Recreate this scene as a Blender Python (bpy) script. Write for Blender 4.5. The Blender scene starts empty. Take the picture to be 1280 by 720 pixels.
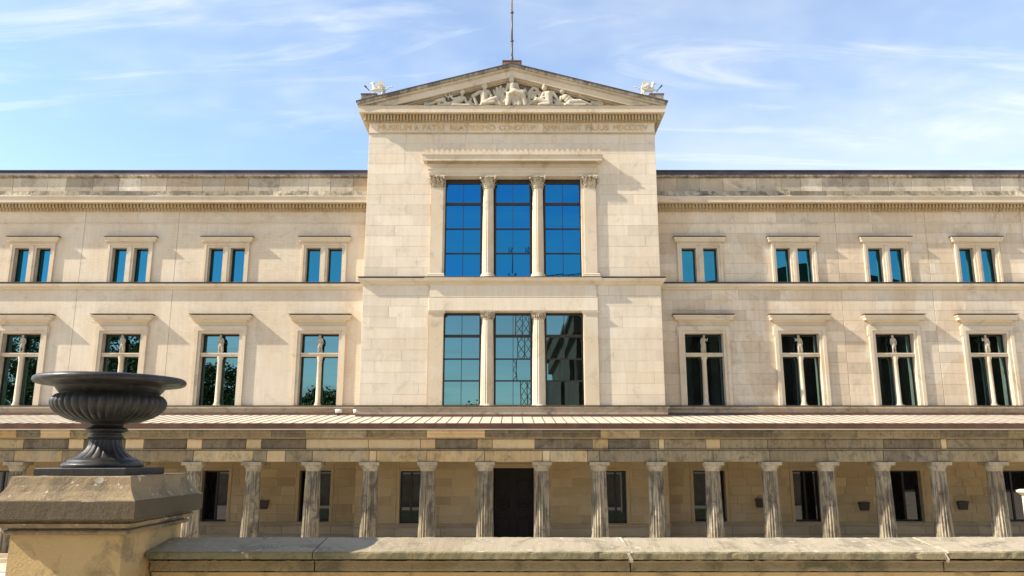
import bpy, bmesh, math, random
from mathutils import Vector, Matrix
random.seed(7)
S = bpy.context.scene
COL = S.collection
PI = math.pi

# ------------------------------------------------------------------ camera
EYE = 4.6
F = 992.0
PITCH = 11.95
cam_d = bpy.data.cameras.new('camera')
cam_d.sensor_width = 36.0
cam_d.lens = F / 1280 * 36
cam_d.clip_end = 6000
cam = bpy.data.objects.new('camera', cam_d)
COL.objects.link(cam)
cam.location = (0, 0, EYE)
cam.rotation_euler = (math.radians(90 + PITCH), 0, 0)
S.camera = cam
S.render.resolution_x = 1024
S.render.resolution_y = 576

# ------------------------------------------------------------------ sun + sky
TRAVEL = Vector((1.25, 0.25, -1.0)).normalized()
sun_d = bpy.data.lights.new('sun', 'SUN')
sun_d.energy = 4.0
sun_d.angle = math.radians(0.53)
sun_d.color = (1.0, 0.93, 0.80)
sun = bpy.data.objects.new('sun', sun_d)
COL.objects.link(sun)
sun.rotation_euler = TRAVEL.to_track_quat('-Z', 'Y').to_euler()
TO = -TRAVEL
EL = math.asin(TO.z)
ROT = math.atan2(TO.x, TO.y)

W = bpy.data.worlds.new('World')
S.world = W
W.use_nodes = True
nt = W.node_tree
nt.nodes.clear()
def N(t, typ, **kw):
    n = t.nodes.new(typ)
    for k, v in kw.items():
        setattr(n, k, v)
    return n
L = nt.links.new
out = N(nt, 'ShaderNodeOutputWorld')
bg = N(nt, 'ShaderNodeBackground')
bg.inputs['Strength'].default_value = 0.15
sky = N(nt, 'ShaderNodeTexSky', sky_type='NISHITA', sun_disc=False)
sky.sun_elevation = EL
sky.sun_rotation = ROT % (2 * PI)
sky.altitude = 50
sky.air_density = 1.0
sky.dust_density = 0.15
sky.ozone_density = 1.5
tc = N(nt, 'ShaderNodeTexCoord')
sep = N(nt, 'ShaderNodeSeparateXYZ')
L(tc.outputs['Generated'], sep.inputs[0])
zz = N(nt, 'ShaderNodeMath', operation='ADD'); zz.inputs[1].default_value = 0.18
zc = N(nt, 'ShaderNodeMath', operation='MAXIMUM'); zc.inputs[1].default_value = 0.0
L(sep.outputs[2], zc.inputs[0]); L(zc.outputs[0], zz.inputs[0])
dx = N(nt, 'ShaderNodeMath', operation='DIVIDE'); dy = N(nt, 'ShaderNodeMath', operation='DIVIDE')
L(sep.outputs[0], dx.inputs[0]); L(zz.outputs[0], dx.inputs[1])
L(sep.outputs[1], dy.inputs[0]); L(zz.outputs[0], dy.inputs[1])
cmb = N(nt, 'ShaderNodeCombineXYZ')
L(dx.outputs[0], cmb.inputs[0]); L(dy.outputs[0], cmb.inputs[1])
def cloud(rot, sc, loc, scale, det, dist, lo, hi):
    mp = N(nt, 'ShaderNodeMapping')
    mp.inputs['Rotation'].default_value = (0, 0, math.radians(rot))
    mp.inputs['Scale'].default_value = sc
    mp.inputs['Location'].default_value = loc
    L(cmb.outputs[0], mp.inputs[0])
    nz = N(nt, 'ShaderNodeTexNoise')
    nz.inputs['Scale'].default_value = scale
    nz.inputs['Detail'].default_value = det
    nz.inputs['Roughness'].default_value = 0.62
    nz.inputs['Distortion'].default_value = dist
    L(mp.outputs[0], nz.inputs['Vector'])
    mr = N(nt, 'ShaderNodeMapRange', interpolation_type='SMOOTHSTEP')
    mr.inputs[1].default_value = lo; mr.inputs[2].default_value = hi
    L(nz.outputs[0], mr.inputs[0])
    return mr
c1 = cloud(-24, (0.6, 1.4, 1), (3.4, 1.1, 0), 1.2, 9, 0.7, 0.44, 0.70)
c2 = cloud(14, (0.8, 1.1, 1), (0.9, 5.2, 0), 0.8, 5, 0.3, 0.36, 0.68)
c3 = cloud(38, (0.5, 2.4, 1), (7.0, 2.0, 0), 2.6, 10, 1.1, 0.50, 0.74)
m12 = N(nt, 'ShaderNodeMath', operation='MULTIPLY'); L(c1.outputs[0], m12.inputs[0]); L(c2.outputs[0], m12.inputs[1])
m3 = N(nt, 'ShaderNodeMath', operation='MULTIPLY'); L(c3.outputs[0], m3.inputs[0]); m3.inputs[1].default_value = 0.5
ad = N(nt, 'ShaderNodeMath', operation='MULTIPLY_ADD'); L(c2.outputs[0], ad.inputs[0]); ad.inputs[1].default_value = 0.50; L(m3.outputs[0], ad.inputs[2])
ad2 = N(nt, 'ShaderNodeMath', operation='ADD', use_clamp=True); L(m12.outputs[0], ad2.inputs[0]); L(ad.outputs[0], ad2.inputs[1])
fac = N(nt, 'ShaderNodeMath', operation='MULTIPLY_ADD'); L(ad2.outputs[0], fac.inputs[0]); fac.inputs[1].default_value = 0.92; fac.inputs[2].default_value = 0.04
hsv = N(nt, 'ShaderNodeHueSaturation'); hsv.inputs['Saturation'].default_value = 0.98; hsv.inputs['Value'].default_value = 0.76
L(sky.outputs[0], hsv.inputs['Color'])
mx = N(nt, 'ShaderNodeMixRGB'); mx.inputs[2].default_value = (2.85, 3.0, 3.15, 1)
L(fac.outputs[0], mx.inputs[0]); L(hsv.outputs[0], mx.inputs[1])
L(mx.outputs[0], bg.inputs[0]); L(bg.outputs[0], out.inputs[0])

S.view_settings.view_transform = 'Standard'
S.view_settings.look = 'None'
S.view_settings.gamma = 1
S.view_settings.exposure = 1.32

# ------------------------------------------------------------------ measuring: photograph row/column -> metres on a frontal plane
T = math.radians(PITCH)
def ZH(y, D):            # height above ground of row y on the plane Y = D
    return EYE + D * math.tan(T + math.atan((360 - y) / F))
def XX(x, y, D):
    h = ZH(y, D) - EYE
    return (x - 640.5) * (D * math.cos(T) + h * math.sin(T)) / F

DW, DR = 42.0, 40.8       # wing wall plane, central bay wall plane
HW = 7.82                 # half width of the central bay

# ------------------------------------------------------------------ materials
def mat(name):
    m = bpy.data.materials.new(name); m.use_nodes = True
    t = m.node_tree; b = t.nodes['Principled BSDF']
    return m, t, b
def rgb(c): return (c[0], c[1], c[2], 1)
def noise(t, vec, scale, det=4, rough=0.55, dist=0.0):
    n = N(t, 'ShaderNodeTexNoise')
    n.inputs['Scale'].default_value = scale; n.inputs['Detail'].default_value = det
    n.inputs['Roughness'].default_value = rough; n.inputs['Distortion'].default_value = dist
    t.links.new(vec, n.inputs['Vector']); return n
def mrange(t, src, lo, hi, a=0.0, b=1.0):
    n = N(t, 'ShaderNodeMapRange', interpolation_type='SMOOTHSTEP')
    n.inputs[1].default_value = lo; n.inputs[2].default_value = hi
    n.inputs[3].default_value = a; n.inputs[4].default_value = b
    t.links.new(src, n.inputs[0]); return n.outputs[0]
def mix(t, f, a, b, mode='MIX'):
    n = N(t, 'ShaderNodeMixRGB', blend_type=mode)
    for i, v in ((0, f), (1, a), (2, b)):
        if isinstance(v, (int, float)): n.inputs[i].default_value = v
        elif isinstance(v, tuple): n.inputs[i].default_value = rgb(v)
        else: t.links.new(v, n.inputs[i])
    return n.outputs[0]
def mapped(t, src, sc, loc=(0, 0, 0)):
    m = N(t, 'ShaderNodeMapping'); m.inputs['Scale'].default_value = sc; m.inputs['Location'].default_value = loc
    t.links.new(src, m.inputs[0]); return m.outputs[0]

def stone(name, base, warm, light, dirt=(0.05, 0.045, 0.035), patch=0.5, dirt_amt=0.4, tone=0.9, rough=0.9,
          bump=0.25, streak=0.0, fine=18.0, brick=False, object_space=False, dlo=0.52, dscale=1.0, lichen=0.0):
    m, t, b = mat(name)
    if object_space:
        g = N(t, 'ShaderNodeTexCoord').outputs['Object']
        oi = N(t, 'ShaderNodeObjectInfo')
        va = N(t, 'ShaderNodeVectorMath', operation='SCALE'); va.inputs['Scale'].default_value = 60.0
        cr = N(t, 'ShaderNodeCombineXYZ')
        for i in range(3): t.links.new(oi.outputs['Random'], cr.inputs[i])
        t.links.new(cr.outputs[0], va.inputs[0])
        vs = N(t, 'ShaderNodeVectorMath', operation='ADD'); t.links.new(g, vs.inputs[0]); t.links.new(va.outputs[0], vs.inputs[1])
        P = vs.outputs[0]
    else:
        P = N(t, 'ShaderNodeNewGeometry').outputs['Position']
    n1 = noise(t, P, 0.45, 5, 0.6, 0.4)
    n2 = noise(t, P, 0.23, 3, 0.5, 1.2)
    n3 = noise(t, P, fine, 5, 0.7)
    c = mix(t, mrange(t, n1.outputs[0], 0.35, 0.68), base, warm)
    c = mix(t, mrange(t, n2.outputs[0], 0.545, 0.56, 0, patch), c, light)
    # stone-to-stone tone
    at = N(t, 'ShaderNodeAttribute', attribute_name='tone')
    tn = N(t, 'ShaderNodeMath', operation='MULTIPLY_ADD'); tn.inputs[1].default_value = tone * 0.32; tn.inputs[2].default_value = 1.0
    t.links.new(at.outputs['Fac'], tn.inputs[0])
    cc = N(t, 'ShaderNodeCombineXYZ')
    for i, k in enumerate((1.0, 1.0, 1.0)): t.links.new(tn.outputs[0], cc.inputs[i])
    c = mix(t, 1.0, c, cc.outputs[0], 'MULTIPLY')
    at2 = N(t, 'ShaderNodeAttribute', attribute_name='hue')
    h2 = N(t, 'ShaderNodeMath', operation='MULTIPLY', use_clamp=True); t.links.new(at2.outputs['Fac'], h2.inputs[0]); h2.inputs[1].default_value = 0.5
    c = mix(t, h2.outputs[0], c, (warm[0] * 1.02, warm[1] * 0.90, warm[2] * 0.78))
    if brick:
        br = N(t, 'ShaderNodeTexBrick'); br.inputs['Scale'].default_value = 1.0
        br.inputs['Brick Width'].default_value = 0.27; br.inputs['Row Height'].default_value = 0.085
        br.inputs['Mortar Size'].default_value = 0.010; br.inputs['Mortar Smooth'].default_value = 0.3
        br.inputs['Color1'].default_value = (1, 1, 1, 1); br.inputs['Color2'].default_value = (0.90, 0.89, 0.87, 1)
        br.inputs['Mortar'].default_value = (0.80, 0.78, 0.75, 1)
        sw = N(t, 'ShaderNodeSeparateXYZ'); t.links.new(P, sw.inputs[0])
        sx = N(t, 'ShaderNodeCombineXYZ'); t.links.new(sw.outputs[0], sx.inputs[0]); t.links.new(sw.outputs[2], sx.inputs[1])
        t.links.new(sx.outputs[0], br.inputs['Vector'])
        bm_ = mrange(t, noise(t, P, 0.35, 3, 0.6).outputs[0], 0.4, 0.6, 0.15, 0.9)
        c = mix(t, bm_, c, mix(t, 1.0, c, br.outputs[0], 'MULTIPLY'))
    # fine grain
    c = mix(t, mrange(t, n3.outputs[0], 0.35, 0.75, 0.0, 0.22), c, (dirt[0] * 3, dirt[1] * 3, dirt[2] * 3))
    # holes and pits
    vo = N(t, 'ShaderNodeTexVoronoi'); vo.inputs['Scale'].default_value = 2.6; t.links.new(P, vo.inputs['Vector'])
    pit = mrange(t, vo.outputs[0], 0.03, 0.075, 0.55, 0.0)
    gate = mrange(t, noise(t, P, 0.6, 2).outputs[0], 0.55, 0.62)
    pm = N(t, 'ShaderNodeMath', operation='MULTIPLY'); t.links.new(pit, pm.inputs[0]); t.links.new(gate, pm.inputs[1])
    c = mix(t, pm.outputs[0], c, dirt)
    # blotchy weathering
    d1 = noise(t, P, 1.3 * dscale, 7, 0.72, 0.6)
    d2 = noise(t, mapped(t, P, (6.0, 6.0, 0.55)), 0.9 * dscale, 6, 0.7)
    a = mrange(t, d1.outputs[0], dlo, dlo + 0.18, 0, dirt_amt)
    c = mix(t, a, c, dirt)
    if streak > 0:
        c = mix(t, mrange(t, d2.outputs[0], 0.43, 0.60, 0, streak), c, dirt)
    if lichen > 0:
        for sc_, r_ in ((9.0, 0.22), (26.0, 0.25)):
            vl = N(t, 'ShaderNodeTexVoronoi'); vl.inputs['Scale'].default_value = sc_
            dn = noise(t, P, sc_ * 1.5, 3, 0.6)
            av = N(t, 'ShaderNodeVectorMath', operation='MULTIPLY_ADD'); t.links.new(dn.outputs['Color'], av.inputs[0]); av.inputs[1].default_value = (0.6 / sc_,) * 3; t.links.new(P, av.inputs[2])
            t.links.new(av.outputs[0], vl.inputs['Vector'])
            sp = mrange(t, vl.outputs[0], r_ * 0.7, r_, lichen, 0.0)
            gt_ = mrange(t, noise(t, P, sc_ * 0.35, 3, 0.6).outputs[0], 0.50, 0.60)
            mm_ = N(t, 'ShaderNodeMath', operation='MULTIPLY'); t.links.new(sp, mm_.inputs[0]); t.links.new(gt_, mm_.inputs[1])
            c = mix(t, mm_.outputs[0], c, (0.50, 0.46, 0.37))
    t.links.new(c, b.inputs['Base Color'])
    b.inputs['Roughness'].default_value = rough
    bp = N(t, 'ShaderNodeBump'); bp.inputs['Strength'].default_value = bump; bp.inputs['Distance'].default_value = 0.02
    sm = N(t, 'ShaderNodeMath', operation='ADD'); t.links.new(n3.outputs[0], sm.inputs[0]); t.links.new(d1.outputs[0], sm.inputs[1])
    t.links.new(sm.outputs[0], bp.inputs['Height']); t.links.new(bp.outputs[0], b.inputs['Normal'])
    return m

M = {}
M['wall'] = stone('pale_limestone', (0.63, 0.54, 0.42), (0.61, 0.505, 0.375), (0.65, 0.575, 0.47), patch=0.35, dirt=(0.26, 0.20, 0.14), dirt_amt=0.28, tone=0.5, streak=0.10)
M['wall_right'] = stone('tan_limestone', (0.585, 0.475, 0.35), (0.54, 0.415, 0.29), (0.63, 0.55, 0.44), patch=0.6, dirt=(0.22, 0.17, 0.11), dirt_amt=0.32, tone=0.75, streak=0.12)
M['brick'] = stone('limewashed_brick', (0.62, 0.525, 0.40), (0.595, 0.48, 0.35), (0.65, 0.58, 0.475), patch=0.4, dirt=(0.28, 0.21, 0.14), dirt_amt=0.3, streak=0.10, brick=True)
M['trim'] = stone('dressed_stone', (0.58, 0.48, 0.355), (0.53, 0.42, 0.29), (0.61, 0.545, 0.44), patch=0.3, dirt=(0.16, 0.125, 0.08), dirt_amt=0.35)
M['weather'] = stone('weathered_stone', (0.55, 0.46, 0.34), (0.45, 0.36, 0.25), (0.62, 0.535, 0.415), patch=0.5, dirt=(0.13, 0.105, 0.08), dirt_amt=0.5, streak=0.12, dlo=0.5, tone=1.2)
M['band'] = stone('brown_weathered_band', (0.40, 0.31, 0.22), (0.33, 0.25, 0.165), (0.46, 0.38, 0.28), patch=0.4, dirt=(0.10, 0.075, 0.05), dirt_amt=0.55, dlo=0.48, dscale=1.5)
M['dentil'] = stone('ochre_stone', (0.44, 0.34, 0.20), (0.38, 0.27, 0.14), (0.50, 0.41, 0.27), patch=0.2, dirt=(0.12, 0.09, 0.05), dirt_amt=0.5)
M['ledge'] = stone('dark_weathered_ledge', (0.39, 0.325, 0.23), (0.31, 0.25, 0.165), (0.50, 0.43, 0.32), patch=0.4, dirt=(0.065, 0.055, 0.04), dirt_amt=0.75, streak=0.5, dlo=0.44, tone=1.6)
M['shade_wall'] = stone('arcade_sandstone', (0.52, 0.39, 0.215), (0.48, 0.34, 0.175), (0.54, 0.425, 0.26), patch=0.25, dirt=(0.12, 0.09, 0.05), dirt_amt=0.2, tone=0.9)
M['plinth'] = stone('grey_plinth_stone', (0.54, 0.42, 0.275), (0.46, 0.35, 0.22), (0.36, 0.30, 0.22), patch=0.3, dirt=(0.10, 0.08, 0.05), dirt_amt=0.3)
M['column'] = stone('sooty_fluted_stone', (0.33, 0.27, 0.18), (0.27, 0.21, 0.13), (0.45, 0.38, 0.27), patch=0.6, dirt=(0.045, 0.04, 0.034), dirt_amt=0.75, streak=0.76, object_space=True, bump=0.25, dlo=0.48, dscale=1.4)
M['tymp'] = stone('dark_tympanum_stone', (0.27, 0.215, 0.145), (0.24, 0.18, 0.12), (0.31, 0.25, 0.18), dirt=(0.08, 0.06, 0.04), dirt_amt=0.5, dscale=2)  # darker than the relief figures so they stand out
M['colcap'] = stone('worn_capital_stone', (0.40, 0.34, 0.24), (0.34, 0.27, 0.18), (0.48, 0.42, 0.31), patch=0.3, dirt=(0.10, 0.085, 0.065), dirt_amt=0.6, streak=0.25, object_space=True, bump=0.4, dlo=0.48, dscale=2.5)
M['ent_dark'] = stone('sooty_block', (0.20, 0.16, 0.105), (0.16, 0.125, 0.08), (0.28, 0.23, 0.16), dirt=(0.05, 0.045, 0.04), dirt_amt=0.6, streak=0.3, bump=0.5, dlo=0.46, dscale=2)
M['ent_mid'] = stone('olive_weathered_block', (0.30, 0.24, 0.145), (0.26, 0.20, 0.115), (0.36, 0.30, 0.20), dirt=(0.07, 0.06, 0.045), dirt_amt=0.6, streak=0.3, bump=0.4, dlo=0.48, dscale=2)
M['ent_yellow'] = stone('yellow_sandstone_block', (0.47, 0.365, 0.20), (0.45, 0.31, 0.14), (0.43, 0.36, 0.25), dirt=(0.14, 0.11, 0.07), dirt_amt=0.6, dlo=0.48, streak=0.25, dscale=2)
M['ent_light'] = stone('new_sandstone_block', (0.60, 0.45, 0.265), (0.56, 0.415, 0.24), (0.60, 0.48, 0.30), dirt=(0.22, 0.16, 0.09), dirt_amt=0.35, streak=0.10)
M['ped'] = stone('ochre_pedestal_stone', (0.46, 0.32, 0.14), (0.38, 0.25, 0.10), (0.44, 0.35, 0.21), patch=0.3, dirt=(0.12, 0.085, 0.045), dirt_amt=0.6, fine=60, bump=0.35, dlo=0.47, dscale=3)
M['ped_cap'] = stone('weathered_cap_stone', (0.28, 0.20, 0.105), (0.195, 0.135, 0.07), (0.33, 0.25, 0.15), patch=0.4, dirt=(0.09, 0.07, 0.045), dirt_amt=0.7, fine=70, bump=0.45, dlo=0.44, dscale=3.5, lichen=0.55)
M['coping'] = stone('lichened_coping_stone', (0.30, 0.235, 0.15), (0.24, 0.185, 0.11), (0.42, 0.345, 0.245), patch=0.5, dirt=(0.12, 0.10, 0.06), dirt_amt=0.6, fine=60, bump=0.5, dlo=0.47, dscale=3.5, lichen=0.75)
M['fascia'] = stone('shaded_cap_fascia', (0.085, 0.058, 0.026), (0.06, 0.04, 0.018), (0.12, 0.088, 0.046), patch=0.3, dirt=(0.06, 0.05, 0.03), dirt_amt=0.6, fine=70, bump=0.5, dlo=0.45, dscale=3.5)
M['moss_shade'] = stone('mossy_shaded_coping_edge', (0.20, 0.155, 0.08), (0.17, 0.135, 0.06), (0.26, 0.21, 0.13), patch=0.3, dirt=(0.08, 0.075, 0.035), dirt_amt=0.7, fine=60, bump=0.5, dlo=0.45, dscale=3.5)
M['capital'] = stone('carved_capital_stone', (0.50, 0.42, 0.30), (0.40, 0.32, 0.21), (0.56, 0.49, 0.38), patch=0.1, dirt=(0.10, 0.075, 0.045), dirt_amt=0.8, fine=10, bump=1.0, dlo=0.46, dscale=6)
M['rail'] = stone('mossy_rail_stone', (0.25, 0.18, 0.095), (0.20, 0.15, 0.065), (0.34, 0.28, 0.19), patch=0.3, dirt=(0.075, 0.07, 0.035), dirt_amt=0.7, fine=38, bump=0.7, dlo=0.45, dscale=2.5)
M['marble'] = stone('relief_stone', (0.50, 0.43, 0.32), (0.44, 0.37, 0.27), (0.56, 0.49, 0.38), patch=0.2, dirt=(0.16, 0.13, 0.09), dirt_amt=0.4, fine=9, bump=0.8, dscale=2)
M['white_stone'] = stone('white_statue_stone', (0.60, 0.56, 0.48), (0.52, 0.46, 0.37), (0.64, 0.60, 0.53), patch=0.1, dirt=(0.3, 0.25, 0.18), dirt_amt=0.2)
M['sculpt'] = stone('mullion_figure_stone', (0.44, 0.38, 0.28), (0.36, 0.30, 0.21), (0.48, 0.42, 0.33), patch=0.1, dirt=(0.1, 0.08, 0.06), dirt_amt=0.35, fine=14, bump=0.9, dscale=3)

def simple(name, col, rough=0.6, metal=0.0, var=0.15, scale=3.0, ior=1.5, bump=0.0):
    m, t, b = mat(name)
    P = N(t, 'ShaderNodeNewGeometry').outputs['Position']
    n = noise(t, P, scale, 5, 0.6)
    dark = tuple(c * (1 - var) for c in col); lite = tuple(min(1, c * (1 + var)) for c in col)
    t.links.new(mix(t, mrange(t, n.outputs[0], 0.3, 0.7), dark, lite), b.inputs['Base Color'])
    b.inputs['Roughness'].default_value = rough; b.inputs['Metallic'].default_value = metal
    b.inputs['IOR'].default_value = ior
    if bump:
        bp = N(t, 'ShaderNodeBump'); bp.inputs['Strength'].default_value = bump; bp.inputs['Distance'].default_value = 0.01
        t.links.new(n.outputs[0], bp.inputs['Height']); t.links.new(bp.outputs[0], b.inputs['Normal'])
    return m
def glass(name, col, warp=0.0022, rough=0.0):
    m, t, b = mat(name)
    P = N(t, 'ShaderNodeNewGeometry').outputs['Position']
    b.inputs['Base Color'].default_value = rgb(col)
    b.inputs['Metallic'].default_value = 1.0; b.inputs['Roughness'].default_value = rough
    n = noise(t, P, 1.1, 1, 0.4)
    bp = N(t, 'ShaderNodeBump'); bp.inputs['Strength'].default_value = warp; bp.inputs['Distance'].default_value = 0.3
    t.links.new(n.outputs[0], bp.inputs['Height']); t.links.new(bp.outputs[0], b.inputs['Normal'])
    return m
M['glass_up'] = glass('blue_coated_glass', (0.014, 0.155, 0.34))
M['glass_wing'] = glass('blue_green_coated_glass', (0.033, 0.19, 0.27))
M['glass_low'] = glass('teal_coated_glass', (0.12, 0.215, 0.225))
m, t, b = mat('dark_plain_glass'); M['glass_dark'] = m
b.inputs['Base Color'].default_value = (0.006, 0.006, 0.007, 1); b.inputs['Roughness'].default_value = 0.02; b.inputs['IOR'].default_value = 1.6
M['frame'] = simple('bronze_window_frame', (0.035, 0.022, 0.016), 0.45, 0.3)
M['dark_frame'] = simple('black_unlit_room_sheet', (0.012, 0.011, 0.011), 0.45, 0.2)
M['door'] = simple('dark_stained_oak', (0.010, 0.005, 0.003), 0.8, 0, 0.4, 6)
M['gutter'] = simple('brown_copper_gutter', (0.115, 0.055, 0.035), 0.5, 0.2, 0.25, 1.5)
M['roofmetal'] = simple('aged_brown_sheet_roof', (0.075, 0.055, 0.062), 0.55, 0.2, 0.35, 0.8)
M['panel'] = simple('pale_roof_sheet', (0.50, 0.43, 0.33), 0.6, 0.0, 0.12, 1.3)
M['seam'] = simple('brown_roof_seam', (0.10, 0.065, 0.05), 0.6)
M['gold'] = simple('faded_gilt_letter', (0.58, 0.36, 0.12), 0.5, 0.0, 0.25, 2)
M['iron'] = simple('black_cast_iron', (0.019, 0.0165, 0.0145), 0.47, 0.0, 0.6, 11, 1.45, 0.35)
mi, ti, bi = mat('dusty_black_cast_iron'); M['iron'] = mi
gi = N(ti, 'ShaderNodeTexCoord').outputs['Object']
ci = mix(ti, mrange(ti, noise(ti, gi, 7, 6, 0.7).outputs[0], 0.35, 0.7), (0.010, 0.009, 0.009), (0.026, 0.023, 0.020))
ci = mix(ti, mrange(ti, noise(ti, mapped(ti, gi, (14, 14, 1.6)), 1.5, 5, 0.7).outputs[0], 0.52, 0.75, 0, 0.5), ci, (0.07, 0.058, 0.045))
ci = mix(ti, mrange(ti, noise(ti, gi, 30, 4, 0.7).outputs[0], 0.60, 0.72, 0, 0.45), ci, (0.10, 0.085, 0.07))
ti.links.new(ci, bi.inputs['Base Color'])
ti.links.new(mrange(ti, noise(ti, gi, 12, 5, 0.7).outputs[0], 0.3, 0.7, 0.34, 0.62), bi.inputs['Roughness'])
bi.inputs['IOR'].default_value = 1.45
bpi = N(ti, 'ShaderNodeBump'); bpi.inputs['Strength'].default_value = 0.25; bpi.inputs['Distance'].default_value = 0.004
ti.links.new(noise(ti, gi, 45, 5, 0.7).outputs[0], bpi.inputs['Height']); ti.links.new(bpi.outputs[0], bi.inputs['Normal'])
M['pole'] = simple('brown_pole_paint', (0.10, 0.07, 0.055), 0.5)
M['polewhite'] = simple('grey_pole_paint', (0.28, 0.24, 0.21), 0.45)
M['boxmetal'] = simple('dark_brown_box_metal', (0.045, 0.03, 0.02), 0.5, 0.3)
M['lampwhite'] = simple('white_lamp_housing', (0.7, 0.7, 0.72), 0.35)
M['chipred'] = simple('red_sandstone_cap', (0.36, 0.19, 0.12), 0.9)
M['grass'] = simple('court_lawn', (0.06, 0.09, 0.03), 0.95, 0, 0.4, 0.6)
M['gravel'] = simple('pale_gravel', (0.60, 0.51, 0.40), 0.95, 0, 0.2, 1.2)
M['pave'] = simple('granite_paving', (0.46, 0.40, 0.31), 0.85, 0, 0.2, 1.5)
M['gallery'] = simple('red_brown_gallery_stone', (0.055, 0.033, 0.02), 0.9, 0, 0.35, 0.5)
M['leaf'] = simple('leaf_green', (0.065, 0.105, 0.03), 0.7, 0, 0.5, 0.9)
M['bark'] = simple('tree_bark', (0.06, 0.045, 0.032), 0.95, 0, 0.3, 4)
M['crane'] = simple('ochre_crane_paint', (0.30, 0.13, 0.03), 0.6)

# ------------------------------------------------------------------ helpers
class MB:
    """collects geometry, linked as ONE mesh object"""
    def __init__(s): s.v = []; s.f = []; s.sm = []; s.mi = []
    def add(s, vs, fs, smooth=False):
        o = len(s.v); s.v += [tuple(v) for v in vs]
        for f in fs: s.f.append(tuple(i + o for i in f)); s.sm.append(smooth)
    def box(s, x0, x1, y0, y1, z0, z1):
        s.add([(x0, y0, z0), (x1, y0, z0), (x1, y1, z0), (x0, y1, z0), (x0, y0, z1), (x1, y0, z1), (x1, y1, z1), (x0, y1, z1)],
              [(0, 3, 2, 1), (4, 5, 6, 7), (0, 1, 5, 4), (1, 2, 6, 5), (2, 3, 7, 6), (3, 0, 4, 7)])
    def bbox(s, x0, x1, y0, y1, z0, z1, b=0.01):
        """box whose front (low Y) edge is chamfered"""
        s.add([(x0 + b, y0, z0 + b), (x1 - b, y0, z0 + b), (x1 - b, y0, z1 - b), (x0 + b, y0, z1 - b),
               (x0, y0 + b, z0), (x1, y0 + b, z0), (x1, y0 + b, z1), (x0, y0 + b, z1),
               (x0, y1, z0), (x1, y1, z0), (x1, y1, z1), (x0, y1, z1)],
              [(0, 1, 2, 3), (0, 4, 5, 1), (1, 5, 6, 2), (2, 6, 7, 3), (3, 7, 4, 0),
               (4, 8, 9, 5), (5, 9, 10, 6), (6, 10, 11, 7), (7, 11, 8, 4), (8, 11, 10, 9)])
    def prism(s, poly, y0, y1):
        """polygon in XZ extruded along Y (poly counter-clockwise seen from the front)"""
        n = len(poly)
        s.add([(p[0], y0, p[1]) for p in poly] + [(p[0], y1, p[1]) for p in poly],
              [tuple(range(n)), tuple(range(2 * n - 1, n - 1, -1))] + [(i, i + n, (i + 1) % n + n, (i + 1) % n) for i in range(n)])
    def lathe(s, prof, n=24, c=(0, 0, 0), mod=None, smooth=True, cap=True):
        vs = []
        for k, (r, z) in enumerate(prof):
            for i in range(n):
                a = 2 * PI * i / n
                rr = r * (mod(k, a, z) if mod else 1)
                vs.append((c[0] + rr * math.cos(a), c[1] + rr * math.sin(a), c[2] + z))
        fs = [(k * n + i, k * n + (i + 1) % n, (k + 1) * n + (i + 1) % n, (k + 1) * n + i) for k in range(len(prof) - 1) for i in range(n)]
        s.add(vs, fs, smooth)
        if cap:
            s.add([vs[i] for i in range(n)], [tuple(range(n - 1, -1, -1))])
            s.add([vs[(len(prof) - 1) * n + i] for i in range(n)], [tuple(range(n))])
    def tube(s, a, b, r0, r1=None, n=8):
        r1 = r0 if r1 is None else r1
        a = Vector(a); b = Vector(b); d = (b - a).normalized()
        u = d.orthogonal().normalized(); w = d.cross(u)
        vs = [a + (u * math.cos(2 * PI * i / n) + w * math.sin(2 * PI * i / n)) * r0 for i in range(n)] + \
             [b + (u * math.cos(2 * PI * i / n) + w * math.sin(2 * PI * i / n)) * r1 for i in range(n)]
        s.add(vs, [(i, (i + 1) % n, n + (i + 1) % n, n + i) for i in range(n)] + [tuple(range(n - 1, -1, -1)), tuple(range(n, 2 * n))], True)
    def mould(s, x0, x1, D, prof, yback=None, left=True, right=True):
        """cornice profile [(projection, z)...] run along X with mitred returns"""
        yb = D + 0.3 if yback is None else yback
        vs = []
        for p, z in prof:
            a = x0 - (p if left else 0); c = x1 + (p if right else 0)
            vs += [(a, yb, z), (a, D - p, z), (c, D - p, z), (c, yb, z)]
        fs = []
        for k in range(len(prof) - 1):
            o = 4 * k
            for i in range(3): fs.append((o + i, o + i + 1, o + i + 5, o + i + 4))
        for k in range(len(prof) - 1): fs.append((4 * k, 4 * k + 4, 4 * k + 7, 4 * k + 3))
        n = len(prof) - 1
        fs.append((3, 2, 1, 0)); fs.append((4 * n, 4 * n + 1, 4 * n + 2, 4 * n + 3))
        s.add(vs, fs)
    def build(s, name, m, parent=None, tones=None, recalc=False):
        me = bpy.data.meshes.new(name)
        me.from_pydata(s.v, [], s.f)
        me.polygons.foreach_set('use_smooth', s.sm)
        if recalc or True:
            bm = bmesh.new(); bm.from_mesh(me); bmesh.ops.recalc_face_normals(bm, faces=bm.faces); bm.to_mesh(me); bm.free()
        me.materials.append(m)
        o = bpy.data.objects.new(name, me); COL.objects.link(o)
        if parent: o.parent = parent
        return o
def set_attr(o, name, vals):
    a = o.data.attributes.new(name, 'FLOAT', 'FACE')
    if isinstance(vals, (int, float)): vals = [float(vals)] * len(o.data.polygons)
    a.data.foreach_set('value', vals)
def thing(name, label, cat, group=None, loc=(0, 0, 0)):
    o = bpy.data.objects.new(name, None); COL.objects.link(o); o.location = loc
    o.empty_display_size = 0.5
    o['label'] = label; o['category'] = cat
    if group: o['group'] = group
    return o
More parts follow.
